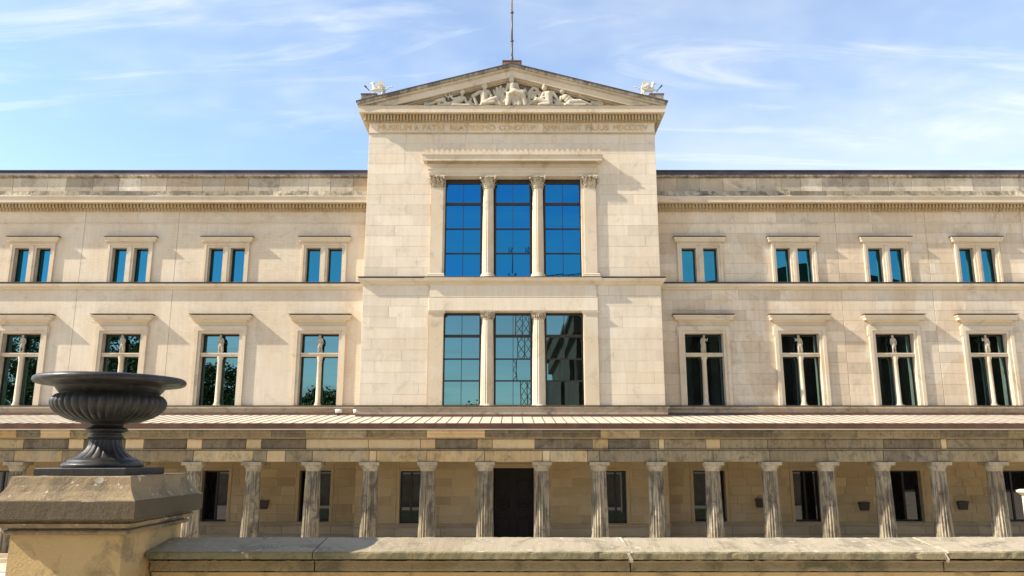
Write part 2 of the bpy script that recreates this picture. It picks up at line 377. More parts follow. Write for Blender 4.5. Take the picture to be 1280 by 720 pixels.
def copy_tree(o, parent=None):
    kids = list(o.children)
    c = o.copy(); COL.objects.link(c)
    if parent: c.parent = parent
    for k in kids: copy_tree(k, c)
    return c
def stuff(o): o['kind'] = 'stuff'; return o
def struct(o): o['kind'] = 'structure'; return o

def subtract(r, ops):
    out_ = [r]
    for (a0, a1, c0, c1) in ops:
        nx = []
        for (x0, x1, z0, z1) in out_:
            if a0 >= x1 or a1 <= x0 or c0 >= z1 or c1 <= z0: nx.append((x0, x1, z0, z1)); continue
            if a0 > x0: nx.append((x0, a0, z0, z1))
            if a1 < x1: nx.append((a1, x1, z0, z1))
            m0, m1 = max(x0, a0), min(x1, a1)
            if c0 > z0: nx.append((m0, m1, z0, c0))
            if c1 < z1: nx.append((m0, m1, c1, z1))
        out_ = nx
    return out_
POOL = {}
def ashlar(kind, parent, x0, x1, z0, z1, D, ch, aw, ops, m, gap=0.010, jit=0.25, proud=0.004, sub=True):
    nrow = max(1, round((z1 - z0) / ch)); h = (z1 - z0) / nrow
    for r in range(nrow):
        za = z0 + r * h; zb = za + h
        x = x0 - (random.random() * aw * 0.9 if r % 2 else 0.0)
        while x < x1 - 0.01:
            w = aw * random.uniform(1 - jit, 1 + jit)
            xa, xb = max(x, x0), min(x + w, x1)
            if x1 - xb < 0.35: xb = x1
            x = xb if xb > x0 else x + w
            if xb - xa < 0.05: continue
            for (a, b_, c, d) in subtract((xa, xb, za, zb), ops):
                if b_ - a < 0.05 or d - c < 0.05: continue
                POOL.setdefault((kind, parent.name), []).append((a, b_, c, d, D, gap, m, random.uniform(0, proud), random.gauss(0, 0.3), random.random()))
def flush_blocks(cap=300):
    for (kind, pn), L_ in POOL.items():
        par = bpy.data.objects[pn]
        L_.sort(key=lambda q: -(q[1] - q[0]) * (q[3] - q[2]))
        rest = {}
        for i, (a, b_, c, d, D, gap, m, pr, tone, hu) in enumerate(L_):
            g = gap / 2
            hue = max(0.0, (hu - 0.75) * 1.6)
            if i < cap:
                mb = MB(); mb.bbox(a + g, b_ - g, D - pr, D + 0.05, c + g, d - g, 0.008)
                o = mb.build(kind, m, par); set_attr(o, 'tone', float(tone)); set_attr(o, 'hue', float(hue))
            else:
                e = rest.setdefault(m.name, (MB(), [], [], m))
                e[0].bbox(a + g, b_ - g, D - pr, D + 0.05, c + g, d - g, 0.008)
                e[1].extend([tone] * 10); e[2].extend([hue] * 10)
        for mb, tn, hu, m in rest.values():
            o = mb.build(kind, m, par); set_attr(o, 'tone', tn); set_attr(o, 'hue', hu); stuff(o)
    POOL.clear()
def pierced(mb, x0, x1, z0, z1, y0, y1, ops):
    """solid wall with rectangular openings, real reveals"""
    xs = sorted({x0, x1} | {v for o in ops for v in o[:2] if x0 < v < x1})
    zs = sorted({z0, z1} | {v for o in ops for v in o[2:] if z0 < v < z1})
    nx, nz = len(xs) - 1, len(zs) - 1
    def solid(i, k):
        if not (0 <= i < nx and 0 <= k < nz): return False
        cx, cz = (xs[i] + xs[i + 1]) / 2, (zs[k] + zs[k + 1]) / 2
        return not any(o[0] < cx < o[1] and o[2] < cz < o[3] for o in ops)
    for i in range(nx):
        for k in range(nz):
            if not solid(i, k): continue
            a, b_, c, d = xs[i], xs[i + 1], zs[k], zs[k + 1]
            mb.add([(a, y0, c), (b_, y0, c), (b_, y0, d), (a, y0, d)], [(0, 1, 2, 3)])
            mb.add([(a, y1, c), (b_, y1, c), (b_, y1, d), (a, y1, d)], [(3, 2, 1, 0)])
            if not solid(i - 1, k): mb.add([(a, y0, c), (a, y1, c), (a, y1, d), (a, y0, d)], [(0, 3, 2, 1)])
            if not solid(i + 1, k): mb.add([(b_, y0, c), (b_, y1, c), (b_, y1, d), (b_, y0, d)], [(0, 1, 2, 3)])
            if not solid(i, k - 1): mb.add([(a, y0, c), (b_, y0, c), (b_, y1, c), (a, y1, c)], [(0, 3, 2, 1)])
            if not solid(i, k + 1): mb.add([(a, y0, d), (b_, y0, d), (b_, y1, d), (a, y1, d)], [(0, 1, 2, 3)])

def figure(name, caps, m, parent, voxel=0.03, seed=0):
    """one continuous carved figure: tapered limbs, torso and head fused by a voxel remesh. caps: (p, q, r0, r1)"""
    bm = bmesh.new()
    for (p, q, r0, r1) in caps:
        p = Vector(p); q = Vector(q); n = max(1, int((q - p).length / (min(r0, r1) * 0.5)))
        for i in range(n + 1):
            f = i / n; r = r0 + (r1 - r0) * f
            bmesh.ops.create_icosphere(bm, subdivisions=2, radius=r, matrix=Matrix.Translation(p.lerp(q, f)))
    me = bpy.data.meshes.new(name); bm.to_mesh(me); bm.free()
    me.materials.append(m)
    o = bpy.data.objects.new(name, me); COL.objects.link(o); o.parent = parent
    r = o.modifiers.new('fuse', 'REMESH'); r.mode = 'VOXEL'; r.voxel_size = voxel; r.use_smooth_shade = True
    sm = o.modifiers.new('soften', 'SMOOTH'); sm.factor = 0.6; sm.iterations = 2
    return o

# ================================================================== GROUND
g = MB(); g.add([(-3000, -3000, 0), (3000, -3000, 0), (3000, 3000, 0), (-3000, 3000, 0)], [(0, 1, 2, 3)])
struct(g.build('ground', M['gravel']))
g = MB(); g.box(-20, 20, 12, 24, 0.004, 0.06); struct(g.build('lawn', M['grass']))
g = MB(); g.box(-60, 60, 33.6, 36.2, 0.004, 0.03); struct(g.build('path', M['pave']))
g = MB(); g.box(-34, 34, -27.5, 6.3, 0.0, 2.95); struct(g.build('terrace', M['pave']))

# ================================================================== MUSEUM
mus = thing('museum_building', 'long cream limestone museum with a tall pedimented central bay of six large blue windows', 'building', loc=(0, DW, 0))
def mpart(o):            # parts are modelled in world metres
    o.matrix_parent_inverse = mus.matrix_world.inverted(); return o
mus.location = (0, 0, 0)

XE = 34.0
z_roofw = 6.7             # where the colonnade roof meets the wall
# --- rows of the wings
zs_base0, zs_base1 = ZH(519, DW), ZH(508, DW)
lw_top, lw_bot = ZH(417, DW), ZH(508, DW)
str_lo, str_hi = ZH(362, DW), ZH(354.5, DW)
uw_top, uw_bot = ZH(310, DW), ZH(353, DW)
fr_z = ZH(279, DW)
cor_lo = ZH(264.5, DW)

up_c = [38.5, 160.5, 282.5, 404.5, 876, 994, 1111, 1226]
lo_c = [26, 152, 275, 400, 881, 1002, 1119, 1235.5]
WX = []
for a, b_ in zip(up_c, lo_c):
    WX.append((XX(a, 332, DW) + XX(b_, 450, DW)) / 2)
WX = [2 * WX[0] - WX[1]] + WX + [2 * WX[-1] - WX[-2]]
UL = 0.78      # width of one upper light
UM = 0.40      # mullion between
LWH = 1.02     # half width of a lower opening
ops_w = []
for x in WX:
    ops_w.append((x - UM / 2 - UL, x - UM / 2, uw_bot, uw_top))
    ops_w.append((x + UM / 2, x + UM / 2 + UL, uw_bot, uw_top))
    ops_w.append((x - LWH, x + LWH, lw_bot, lw_top))
# --- ground-floor openings (x0,x1) measured on their planes
gt, gb = ZH(588.7, DR), ZH(654.5, DR)
gwin = []
for a, b_, D in ((-36, -2, DW), (0 - 20, 14, DW), (252, 285, DW), (373.6, 413, DW), (500, 527, DR), (758, 784, DR), (868, 908, DW), (993, 1027, DW), (1115, 1153.6, DW), (1252, 1290, DW)):
    if a == -36: continue
    gwin.append((XX(a, 620, D), XX(b_, 620, D), D))
ops_gw = [(a, b_, gb, gt) for a, b_, D in gwin if D == DW]
ops_gr = [(a, b_, gb, gt) for a, b_, D in gwin if D == DR]
door = (XX(617, 630, DR), XX(668, 630, DR), 0.35, ZH(585, DR))
ops_gr.append(door)

# --- central bay openings
tri_x = [(-3.49, -1.62), (-0.91, 0.99), (1.66, 3.55)]
tri_x = [(XX(555.5, 290, DR), XX(602, 290, DR)), (XX(619, 290, DR), XX(664.5, 290, DR)), (XX(681.5, 290, DR), XX(728, 290, DR))]
u_top, u_bot = ZH(221, DR), ZH(347, DR)
l_top, l_bot = ZH(389.5, DR), ZH(507.5, DR)
big = (tri_x[0][0], tri_x[2][1])
ops_r = [(big[0], big[1], u_bot, u_top), (big[0], big[1], l_bot, l_top)]

# --- wall cores (the joints between the stones show this core)
TOPW = ZH(218, DW)
TOPR = ZH(132, DR)
M['core'] = simple('mortar_joint', (0.50, 0.41, 0.30), 0.95)
w = MB(); pierced(w, -XE, -HW, 0, TOPW - 0.05, DW + 0.022, DW + 0.75, ops_w + ops_gw); mpart(w.build('wall', M['core'], mus))
w = MB(); pierced(w, HW, XE, 0, TOPW - 0.05, DW + 0.022, DW + 0.75, ops_w + ops_gw); mpart(w.build('wall', M['core'], mus))
w = MB(); pierced(w, -HW, HW, 0, TOPR, DR + 0.022, DR + 0.75, ops_r + ops_gr)
w.box(-HW, -HW + 0.5, DR + 0.77, 60, 0, TOPR); w.box(HW - 0.5, HW, DR + 0.77, 60, 0, TOPR)
mpart(w.build('wall', M['wall'], mus))
w = MB(); w.box(-XE, XE, 59.5, 60, 0, TOPW - 0.3); w.box(-XE, -XE + .5, DW + .76, 59.4, 0, TOPW - .3); w.box(XE - .5, XE, DW + .76, 59.4, 0, TOPW - .3)
w.box(-XE+.6, XE-.6, 44.5, 44.7, 0, TOPW - 0.4)
mpart(w.build('wall', M['brick'], mus))

# --- facing stones
# left wing: smooth limewashed panels parted by movement joints
jl = [-XE, XX(93, 400, DW) - 5.2, XX(93, 400, DW), XX(213, 400, DW), -HW - 0.003]
for z0, z1 in ((zs_base1 + 0.02, str_lo), (str_hi, fr_z), (fr_z, cor_lo)):
    for k in range(4):
        w = MB()
        a0, a1 = jl[k] + 0.012, jl[k + 1] - 0.012
        pierced(w, a0, a1, z0 + 0.006, z1 - 0.006, DW, DW + 0.03, ops_w)
        o = mpart(w.build('wall_panel', M['brick'], mus)); set_attr(o, 'tone', random.uniform(-.1, .1))
# right wing: ashlar
jr = [HW + 0.003, XX(1055, 400, DW), XX(1170, 400, DW), XX(1170, 400, DW) + 5.3, XE]
for z0, z1 in ((zs_base1 + 0.02, str_lo), (str_hi, fr_z), (fr_z, cor_lo)):
    for k in range(4):
        ashlar('stone_block', mus, jr[k] + 0.012, jr[k + 1] - 0.012, z0 + 0.004, z1 - 0.004, DW, 0.56, 2.2, ops_w, M['wall_right'], 0.005, 0.35)
# a few visible repairs in dressed stone on the left wing are in the material; central bay ashlar:
panel_u = (XX(537, 362, DR), XX(746, 362, DR))
solid_ops = [(panel_u[0], panel_u[1], l_bot - 0.8, ZH(219, DR))]   # the window frames are built of their own stones
rb1 = ZH(508, DR)
ashlar('stone_block', mus, -HW, HW, rb1 + 0.02, ZH(356, DR), DR, 0.56, 1.75, solid_ops, M['wall'], 0.0035, 0.3)
ashlar('stone_block', mus, -HW, HW, ZH(348, DR), ZH(167.5, DR), DR, 0.60, 1.75, solid_ops, M['wall'], 0.0035, 0.3)
# inscription frieze stones
ashlar('frieze_stone', mus, -HW, HW, ZH(166.8, DR), ZH(152, DR), DR - 0.02, 0.7, 2.2, [], M['wall'], 0.006, 0.3)
# ground floor
for (x0, x1, D, ops) in ((-XE, -HW, DW, ops_gw), (-HW, HW, DR, ops_gr), (HW, XE, DW, ops_gw)):
    zt = ZH(577, D) + 0.10
    pl = ZH(655, DR)
    n = 7
    fo = [(a - 0.16, b_ + 0.16, c - 0.02, d + 0.12) for a, b_, c, d in ops]
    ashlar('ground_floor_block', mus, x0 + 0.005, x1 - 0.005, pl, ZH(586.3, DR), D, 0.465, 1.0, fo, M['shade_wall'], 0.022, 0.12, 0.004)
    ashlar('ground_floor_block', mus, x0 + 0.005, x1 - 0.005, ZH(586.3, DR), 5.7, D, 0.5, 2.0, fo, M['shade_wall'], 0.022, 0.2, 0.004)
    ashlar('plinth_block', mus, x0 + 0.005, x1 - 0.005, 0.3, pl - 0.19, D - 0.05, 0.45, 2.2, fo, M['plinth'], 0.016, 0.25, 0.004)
    w = MB()
    xs = [x0] + [v for a, b_, c, d in ops for v in ((a, b_) if c < 0.5 else ())] + [x1]
    for i in range(0, len(xs), 2):
        w.mould(xs[i] + .004, xs[i + 1] - .004, D, [(0.02, pl - 0.19), (0.06, pl - 0.18), (0.09, pl - 0.10), (0.15, pl - 0.07), (0.15, pl - 0.02), (0.01, pl + 0.015)], left=False, right=False)
    mpart(w.build('plinth_moulding', M['plinth'], mus))
# --- base band under the lower windows (above the colonnade roof)
def band(x0, x1, D, left, right):
    w = MB()
    w.mould(x0, x1, D, [(0.05, 5.9), (0.05, ZH(518.5, D)), (0.10, ZH(518, D)), (0.10, ZH(512.5, D)), (0.14, ZH(512, D)), (0.20, ZH(510, D)), (0.20, ZH(508.6, D)), (0.01, ZH(507.6, D))], left=left, right=right)
    return mpart(w.build('sill_band', M['band'], mus))
band(-XE, -HW, DW, False, False); band(HW, XE, DW, False, False)
# central bay: the band also carries the big windows
w = MB(); w.mould(-HW, HW, DR, [(0.05, 5.9), (0.05, ZH(519.5, DR)), (0.10, ZH(519, DR)), (0.10, ZH(511, DR)), (0.14, ZH(510.6, DR)), (0.17, ZH(508.6, DR)), (0.02, ZH(507.4, DR))], yback=DW)
mpart(w.build('sill_band', M['band'], mus))

# --- string course under upper windows
for x0, x1, D, s in ((-XE, -HW, DW, False), (HW, XE, DW, False)):
    w = MB(); w.mould(x0, x1, D, [(0.01, str_lo - 0.02), (0.08, str_lo + 0.0), (0.10, str_lo + 0.08), (0.20, str_lo + 0.15), (0.22, str_hi - 0.05), (0.01, str_hi + 0.02)], left=s, right=s)
    mpart(w.build('string_course', M['trim'], mus))
a, b_ = ZH(356, DR), ZH(347.5, DR)
w = MB(); w.mould(-HW, HW, DR, [(0.01, a - 0.02), (0.08, a), (0.10, a + 0.09), (0.22, a + 0.17), (0.25, b_ - 0.05), (0.01, b_ + 0.01)], yback=DW)
mpart(w.build('string_course', M['trim'], mus))

# --- wing top: frieze fillet, cornice with dentils, attic, sheet metal
def wing_top(x0, x1, light):
    w = MB(); w.mould(x0, x1, DW, [(0.0, fr_z - 0.05), (0.05, fr_z - 0.03), (0.05, fr_z + 0.02), (0.0, fr_z + 0.03)], left=False, right=False)
    mpart(w.build('fillet', M['trim'], mus))
    P = 0.62
    zf0, zf1 = ZH(252.5, DW - P), ZH(246.5, DW - P)
    w = MB()
    w.mould(x0, x1, DW, [(0.01, cor_lo - 0.02), (0.10, cor_lo), (0.14, ZH(262, DW)), (0.20, ZH(260, DW)), (0.20, zf0 - 0.02), (0.36, zf0 - 0.01)], left=False, right=False)
    mpart(w.build('bed_moulding', M['dentil'], mus))
    w = MB(); w.mould(x0, x1, DW, [(0.30, zf0), (P, zf0), (P, zf1), (P + 0.05, zf1 + 0.03), (P + 0.05, zf1 + 0.06), (0.2, zf1 + 0.10)], left=False, right=False)
    mpart(w.build('cornice', M['trim'], mus))
    # dentils: many, too small to pick apart
    w = MB(); n = int((x1 - x0) / 0.185); st = (x1 - x0) / n
    e = MB()
    for i in range(n):
        xa = x0 + st * (i + 0.22)
        w.box(xa, xa + st * 0.56, DW - 0.34, DW - 0.19, ZH(259, DW - .34), zf0 - 0.025)
        e.box(xa + st * 0.2, xa + st * 0.55, DW - 0.20, DW - 0.13, ZH(263.4, DW - .2), ZH(260.6, DW - .2))
    mpart(stuff(w.build('dentil_row', M['dentil'], mus))); mpart(stuff(e.build('bead_row', M['dentil'], mus)))
    # weathered ledge, built of separate lengths
    zl = ZH(239, DW - 0.1)
    x = x0
    while x < x1 - 0.3:
        xb = min(x1, x + random.uniform(1.6, 3.2))
        if x1 - xb < 0.8: xb = x1
        w = MB(); w.mould(x + 0.006, xb - 0.006, DW, [(0.18, zf1 + 0.105), (0.50, zf1 + 0.11), (0.46, zf1 + 0.17), (0.30, zf1 + 0.20), (0.24, zl - 0.04), (0.10, zl)], left=False, right=False)
        o = mpart(w.build('ledge_stone', M['ledge'], mus)); set_attr(o, 'tone', random.gauss(0, 0.6)); x = xb
    z0, z1 = zl + 0.004, ZH(223, DW)
    x = x0
    while x < x1 - 0.3:
        xb = min(x1, x + random.uniform(1.0, 2.2))
        if x1 - xb < 0.7: xb = x1
        pr = random.uniform(0.03, 0.045)
        w = MB(); w.bbox(x + 0.006, xb - 0.006, DW - pr, DW + 0.3, z0, z1, 0.012)
        o = mpart(w.build('attic_block', M['weather'], mus)); set_attr(o, 'tone', random.gauss(0, 0.5)); set_attr(o, 'hue', max(0, random.uniform(-1, 1.2))); x = xb
    zc = ZH(218.5, DW - 0.2)
    x = x0
    while x < x1 - 0.3:
        xb = min(x1, x + random.uniform(1.2, 2.8))
        if x1 - xb < 0.7: xb = x1
        w = MB(); w.mould(x + 0.006, xb - 0.006, DW, [(0.05, z1 + 0.004), (0.12, z1 + 0.03), (0.19, z1 + 0.10), (0.19, zc), (0.0, zc + 0.02)], left=False, right=False)
        o = mpart(w.build('coping_block', M['ledge'], mus)); set_attr(o, 'tone', random.gauss(0.1, 0.6)); x = xb
    w = MB(); zt = ZH(212.6, DW - 0.05)
    w.mould(x0, x1, DW, [(0.0, zc + 0.02), (0.06, zc + 0.03), (0.02, zt - 0.05), (0.08, zt - 0.04), (0.08, zt)], yback=59, left=False, right=False)
    mpart(w.build('roof_edge', M['roofmetal'], mus))
    return zt
zt = wing_top(-XE, -HW, True); wing_top(HW, XE, False)

# --- wing windows
M['lead'] = simple('brown_lead_flashing', (0.13, 0.095, 0.065), 0.7, 0, 0.3, 2)
def lead(x0, x1, D, p, z, par, ends=True, yb=None):
    w_ = MB(); w_.mould(x0, x1, D, [(0.0, z), (p, z), (p, z + 0.022), (0.0, z + 0.035)], yback=yb, left=ends, right=ends)
    o_ = w_.build('flashing', M['lead'], par); return o_
lead(-XE, -HW - 0.26, DW, 0.235, str_hi + 0.022, mus, False); lead(HW + 0.26, XE, DW, 0.235, str_hi + 0.022, mus, False)
lead(-HW, HW, DR, 0.265, ZH(347.5, DR) + 0.012, mus, True, DW)
lead(-XE, -HW - 0.2, DW, 0.21, ZH(507.6, DW) + 0.004, mus, False); lead(HW + 0.2, XE, DW, 0.21, ZH(507.6, DW) + 0.004, mus, False)
lead(-HW, HW, DR, 0.18, ZH(507.4, DR) + 0.004, mus, True, DW)
def upper_window(x):
    w = MB()
    o0, o1 = x - UM / 2 - UL, x + UM / 2 + UL
    # raised surround with inner step, in one carved piece
    t_ = 0.24; p = 0.07
    zo = uw_top + 0.24
    ops = [(x - UM / 2 - UL, x - UM / 2, uw_bot - 1, uw_top), (x + UM / 2, x + UM / 2 + UL, uw_bot - 1, uw_top)]
    pierced(w, o0 - 0.12, o1 + 0.12, uw_bot, uw_top + 0.11, DW - p, DW + 0.028, ops)
    ops2 = [(o0 - 0.122, o1 + 0.122, uw_bot - 1, uw_top + 0.112)]
    pierced(w, o0 - t_, o1 + t_, uw_bot, zo, DW - p - 0.04, DW + 0.026, ops2)
    wn = mpart(w.build('window', M['trim'], mus))
    # centre mullion gets a little pilaster
    w = MB(); w.box(x - 0.075, x + 0.075, DW - p - 0.035, DW - p + 0.01, uw_bot + 0.02, uw_top + 0.1)
    w.box(x - 0.10, x + 0.10, DW - p - 0.045, DW - p + 0.01, uw_bot + 0.004, uw_bot + 0.10); mpart(w.build('mullion', M['trim'], wn))
    # hood
    zc0, zc1 = ZH(302.5, DW - 0.3), ZH(296, DW - 0.3)
    w = MB()
    w.mould(o0 - 0.15, o1 + 0.15, DW, [(0.03, zo + 0.003), (0.03, zc0 - 0.03), (0.08, zc0 - 0.02), (0.11, zc0 + 0.05), (0.23, zc0 + 0.06), (0.23, zc0 + 0.15), (0.24, zc0 + 0.16), (0.29, zc1 - 0.04), (0.30, zc1), (0.0, zc1 + 0.04)])
    mpart(w.build('hood', M['trim'], wn)); lead(o0 - 0.15, o1 + 0.15, DW, 0.31, zc1 + 0.042, wn)
    for s in (-1, 1):
        a = x + s * (UM / 2) if s > 0 else x - UM / 2 - UL
        b2 = a + UL
        f = MB(); yf = DW + 0.28
        for bx in ((a, a + 0.05, uw_bot, uw_top), (b2 - 0.05, b2, uw_bot, uw_top), (a + .05, b2 - .05, uw_top - 0.07, uw_top), (a + .05, b2 - .05, uw_bot, uw_bot + 0.05)):
            f.box(bx[0], bx[1], yf, yf + 0.09, bx[2], bx[3])
        mpart(f.build('frame', M['dark_frame'], wn))
        pn = MB(); tl = random.uniform(-0.0015, 0.0015)
        pn.box(a + 0.04, b2 - 0.04, yf + 0.05, yf + 0.07, uw_bot + 0.04, uw_top - 0.05)
        o = mpart(pn.build('pane', M['glass_wing'], wn))
    return wn

POSE = 0
def lower_window(x, k):
    o0, o1 = x - LWH, x + LWH
    w = MB(); zo = ZH(408, DW)
    pierced(w, o0 - 0.16, o1 + 0.16, lw_bot + 0.01, lw_top + 0.14, DW - 0.07, DW + 0.028, [(o0, o1, lw_bot - 1, lw_top)])
    pierced(w, o0 - 0.34, o1 + 0.34, lw_bot + 0.01, zo, DW - 0.12, DW + 0.026, [(o0 - 0.162, o1 + 0.162, lw_bot - 1, lw_top + 0.142)])
    for s in (-1, 1):    # ears of the surround
        w.box(x + s * (LWH + 0.342), x + s * (LWH + 0.40), DW - 0.10, DW + 0.02, zo - 0.5, zo - 0.002)
    wn = mpart(w.build('window', M['trim'], mus))
    zc0, zc1 = ZH(401, DW - 0.4), ZH(393.5, DW - 0.4)
    w = MB()
    w.mould(o0 - 0.24, o1 + 0.24, DW, [(0.04, zo + 0.003), (0.04, zc0 - 0.03), (0.09, zc0 - 0.02), (0.12, zc0 + 0.05), (0.15, zc0 + 0.07), (0.30, zc0 + 0.085), (0.30, zc0 + 0.19), (0.31, zc0 + 0.20), (0.37, zc1 - 0.05), (0.39, zc1), (0.0, zc1 + 0.05)])
    mpart(w.build('hood', M['trim'], wn)); lead(o0 - 0.24, o1 + 0.24, DW, 0.40, zc1 + 0.052, wn)
    # stone cross: column below, transom, statue above
    zt0, zt1 = ZH(445.5, DW), ZH(441.5, DW)
    yc = DW + 0.16
    w = MB(); w.box(o0 + .001, o1 - .001, yc - 0.13, yc + 0.13, zt0, zt1); w.box(o0 + .002, o1 - .002, yc - 0.16, yc + 0.1, zt1 - 0.05, zt1 + 0.02)
    mpart(w.build('transom', M['trim'], wn))
    w = MB()
    w.lathe([(0.19, 0.0), (0.19, 0.10), (0.15, 0.14), (0.165, 0.18), (0.135, 0.22), (0.12, zt0 - lw_bot - 0.28), (0.14, zt0 - lw_bot - 0.24), (0.12, zt0 - lw_bot - 0.20), (0.17, zt0 - lw_bot - 0.08), (0.17, zt0 - lw_bot)], 14, (x, yc, lw_bot))
    w.box(x - 0.19, x + 0.19, yc - 0.17, yc + 0.17, lw_bot + 0.001, lw_bot + 0.07)
    w.box(x - 0.07, x + 0.07, yc + 0.0, yc + 0.2, lw_bot + 0.08, zt0)
    mpart(w.build('colonnette', M['trim'], wn))
    # glazing behind
    f = MB(); yf = DW + 0.34
    f.box(o0, o0 + 0.06, yf, yf + 0.1, lw_bot, lw_top); f.box(o1 - 0.06, o1, yf, yf + 0.1, lw_bot, lw_top)
    f.box(o0 + .06, o1 - .06, yf, yf + 0.1, lw_top - 0.09, lw_top); f.box(o0 + .06, o1 - .06, yf, yf + 0.1, lw_bot, lw_bot + 0.06)
    f.box(x - 0.05, x + 0.05, yf - .01, yf + 0.09, lw_bot + .06, lw_top - .09); f.box(o0 + .06, o1 - .06, yf - .008, yf + 0.08, zt0, zt0 + 0.12)
    mpart(f.build('frame', M['dark_frame'], wn))
    for (a, b2) in ((o0 + 0.05, x - 0.04), (x + 0.04, o1 - 0.05)):
        for (c, d) in ((lw_bot + 0.05, zt0 + 0.02), (zt0 + 0.1, lw_top - 0.07)):
            pn = MB(); pn.box(a, b2, yf + 0.05, yf + 0.07, c, d); mpart(pn.build('pane', M['glass_low'], wn))
    # little standing figure
    zb = zt1 + 0.02; H = lw_top - 0.03 - zb
    w = MB(); w.box(x - 0.15, x + 0.15, yc - 0.14, yc + 0.12, zb + .001, zb + 0.06); 
    r = random.Random(k * 13 + 5); s = 1 if r.random() > 0.5 else -1
    hx = x + s * 0.03
    u = H / 1.0
    def P(dx, dz, dy=0): return (x + s * dx, yc - 0.03 + dy, zb + dz * u)
    caps = [(P(-0.07, 0.06), P(-0.06, 0.26), 0.035, 0.05), (P(-0.06, 0.26), P(-0.04, 0.46), 0.05, 0.075),
            (P(0.07, 0.06, -0.03), P(0.075, 0.26, -0.05), 0.035, 0.05), (P(0.075, 0.26, -0.05), P(0.04, 0.46), 0.05, 0.075),
            (P(0.0, 0.46), P(0.01, 0.58), 0.10, 0.085), (P(0.01, 0.58), P(0.02, 0.74), 0.085, 0.105), (P(-0.06, 0.76), P(0.10, 0.75), 0.06, 0.06),
            (P(0.02, 0.78), P(0.03, 0.84), 0.045, 0.045), (P(0.035, 0.89, -0.01), P(0.04, 0.925, -0.01), 0.072, 0.066),
            (P(-0.09, 0.75), P(-0.14, 0.60), 0.042, 0.035)]
    k3 = r.randint(0, 2)
    caps += {0: [(P(-0.14, 0.60), P(-0.04, 0.55, -0.10), 0.035, 0.028), (P(0.12, 0.74), P(0.15, 0.58), 0.042, 0.034), (P(0.15, 0.58), P(0.06, 0.66, -0.11), 0.034, 0.026)],
             1: [(P(-0.14, 0.60), P(-0.13, 0.44, -0.04), 0.035, 0.028), (P(0.12, 0.74), P(0.20, 0.66), 0.042, 0.034), (P(0.20, 0.66), P(0.23, 0.80, -0.03), 0.034, 0.026)],
             2: [(P(-0.14, 0.60), P(-0.12, 0.46, -0.04), 0.035, 0.028), (P(0.12, 0.74), P(0.16, 0.56), 0.042, 0.034), (P(0.16, 0.56), P(0.14, 0.42, -0.04), 0.034, 0.026)]}[k3]
    if k % 3 != 1:      # draped ones
        caps += [(P(-0.05, 0.50), P(-0.09, 0.12), 0.09, 0.08), (P(0.05, 0.48), P(0.06, 0.14, 0.02), 0.09, 0.08), (P(0.12, 0.75, 0.04), P(-0.05, 0.40, -0.06), 0.05, 0.06)]
    caps.append((P(-0.10, 0.04), P(0.10, 0.04), 0.05, 0.05))
    mpart(figure('statue', caps, M['sculpt'], wn, 0.018))
    return wn
for k, x in enumerate(WX):
    upper_window(x); lower_window(x, k)

# --- ground floor windows and door
for a, b_, D in gwin:
    w = MB(); z0, z1 = gb, gt
    pierced(w, a - 0.15, b_ + 0.15, z0 - 0.01, z1 + 0.11, D - 0.03, D + 0.028, [(a, b_, z0 - 1, z1)])
    wn = mpart(w.build('window', M['shade_wall'], mus))
    f = MB(); yf = D + 0.30; c = (a + b_) / 2
    for bx in ((a, a + 0.07, z0, z1), (b_ - 0.07, b_, z0, z1), (a + .07, b_ - .07, z1 - 0.08, z1), (a + .07, b_ - .07, z0, z0 + 0.08), (c - 0.05, c + 0.05, z0 + .08, z1 - .08)):
        f.box(bx[0], bx[1], yf, yf + 0.1, bx[2], bx[3])
    mpart(f.build('frame', M['dark_frame'], wn))
    for p0, p1 in ((a + 0.06, c - 0.04), (c + 0.04, b_ - 0.06)):
        pn = MB(); pn.box(p0, p1, yf + 0.05, yf + 0.07, z0 + 0.07, z1 - 0.07); mpart(pn.build('pane', M['glass_dark'], wn))
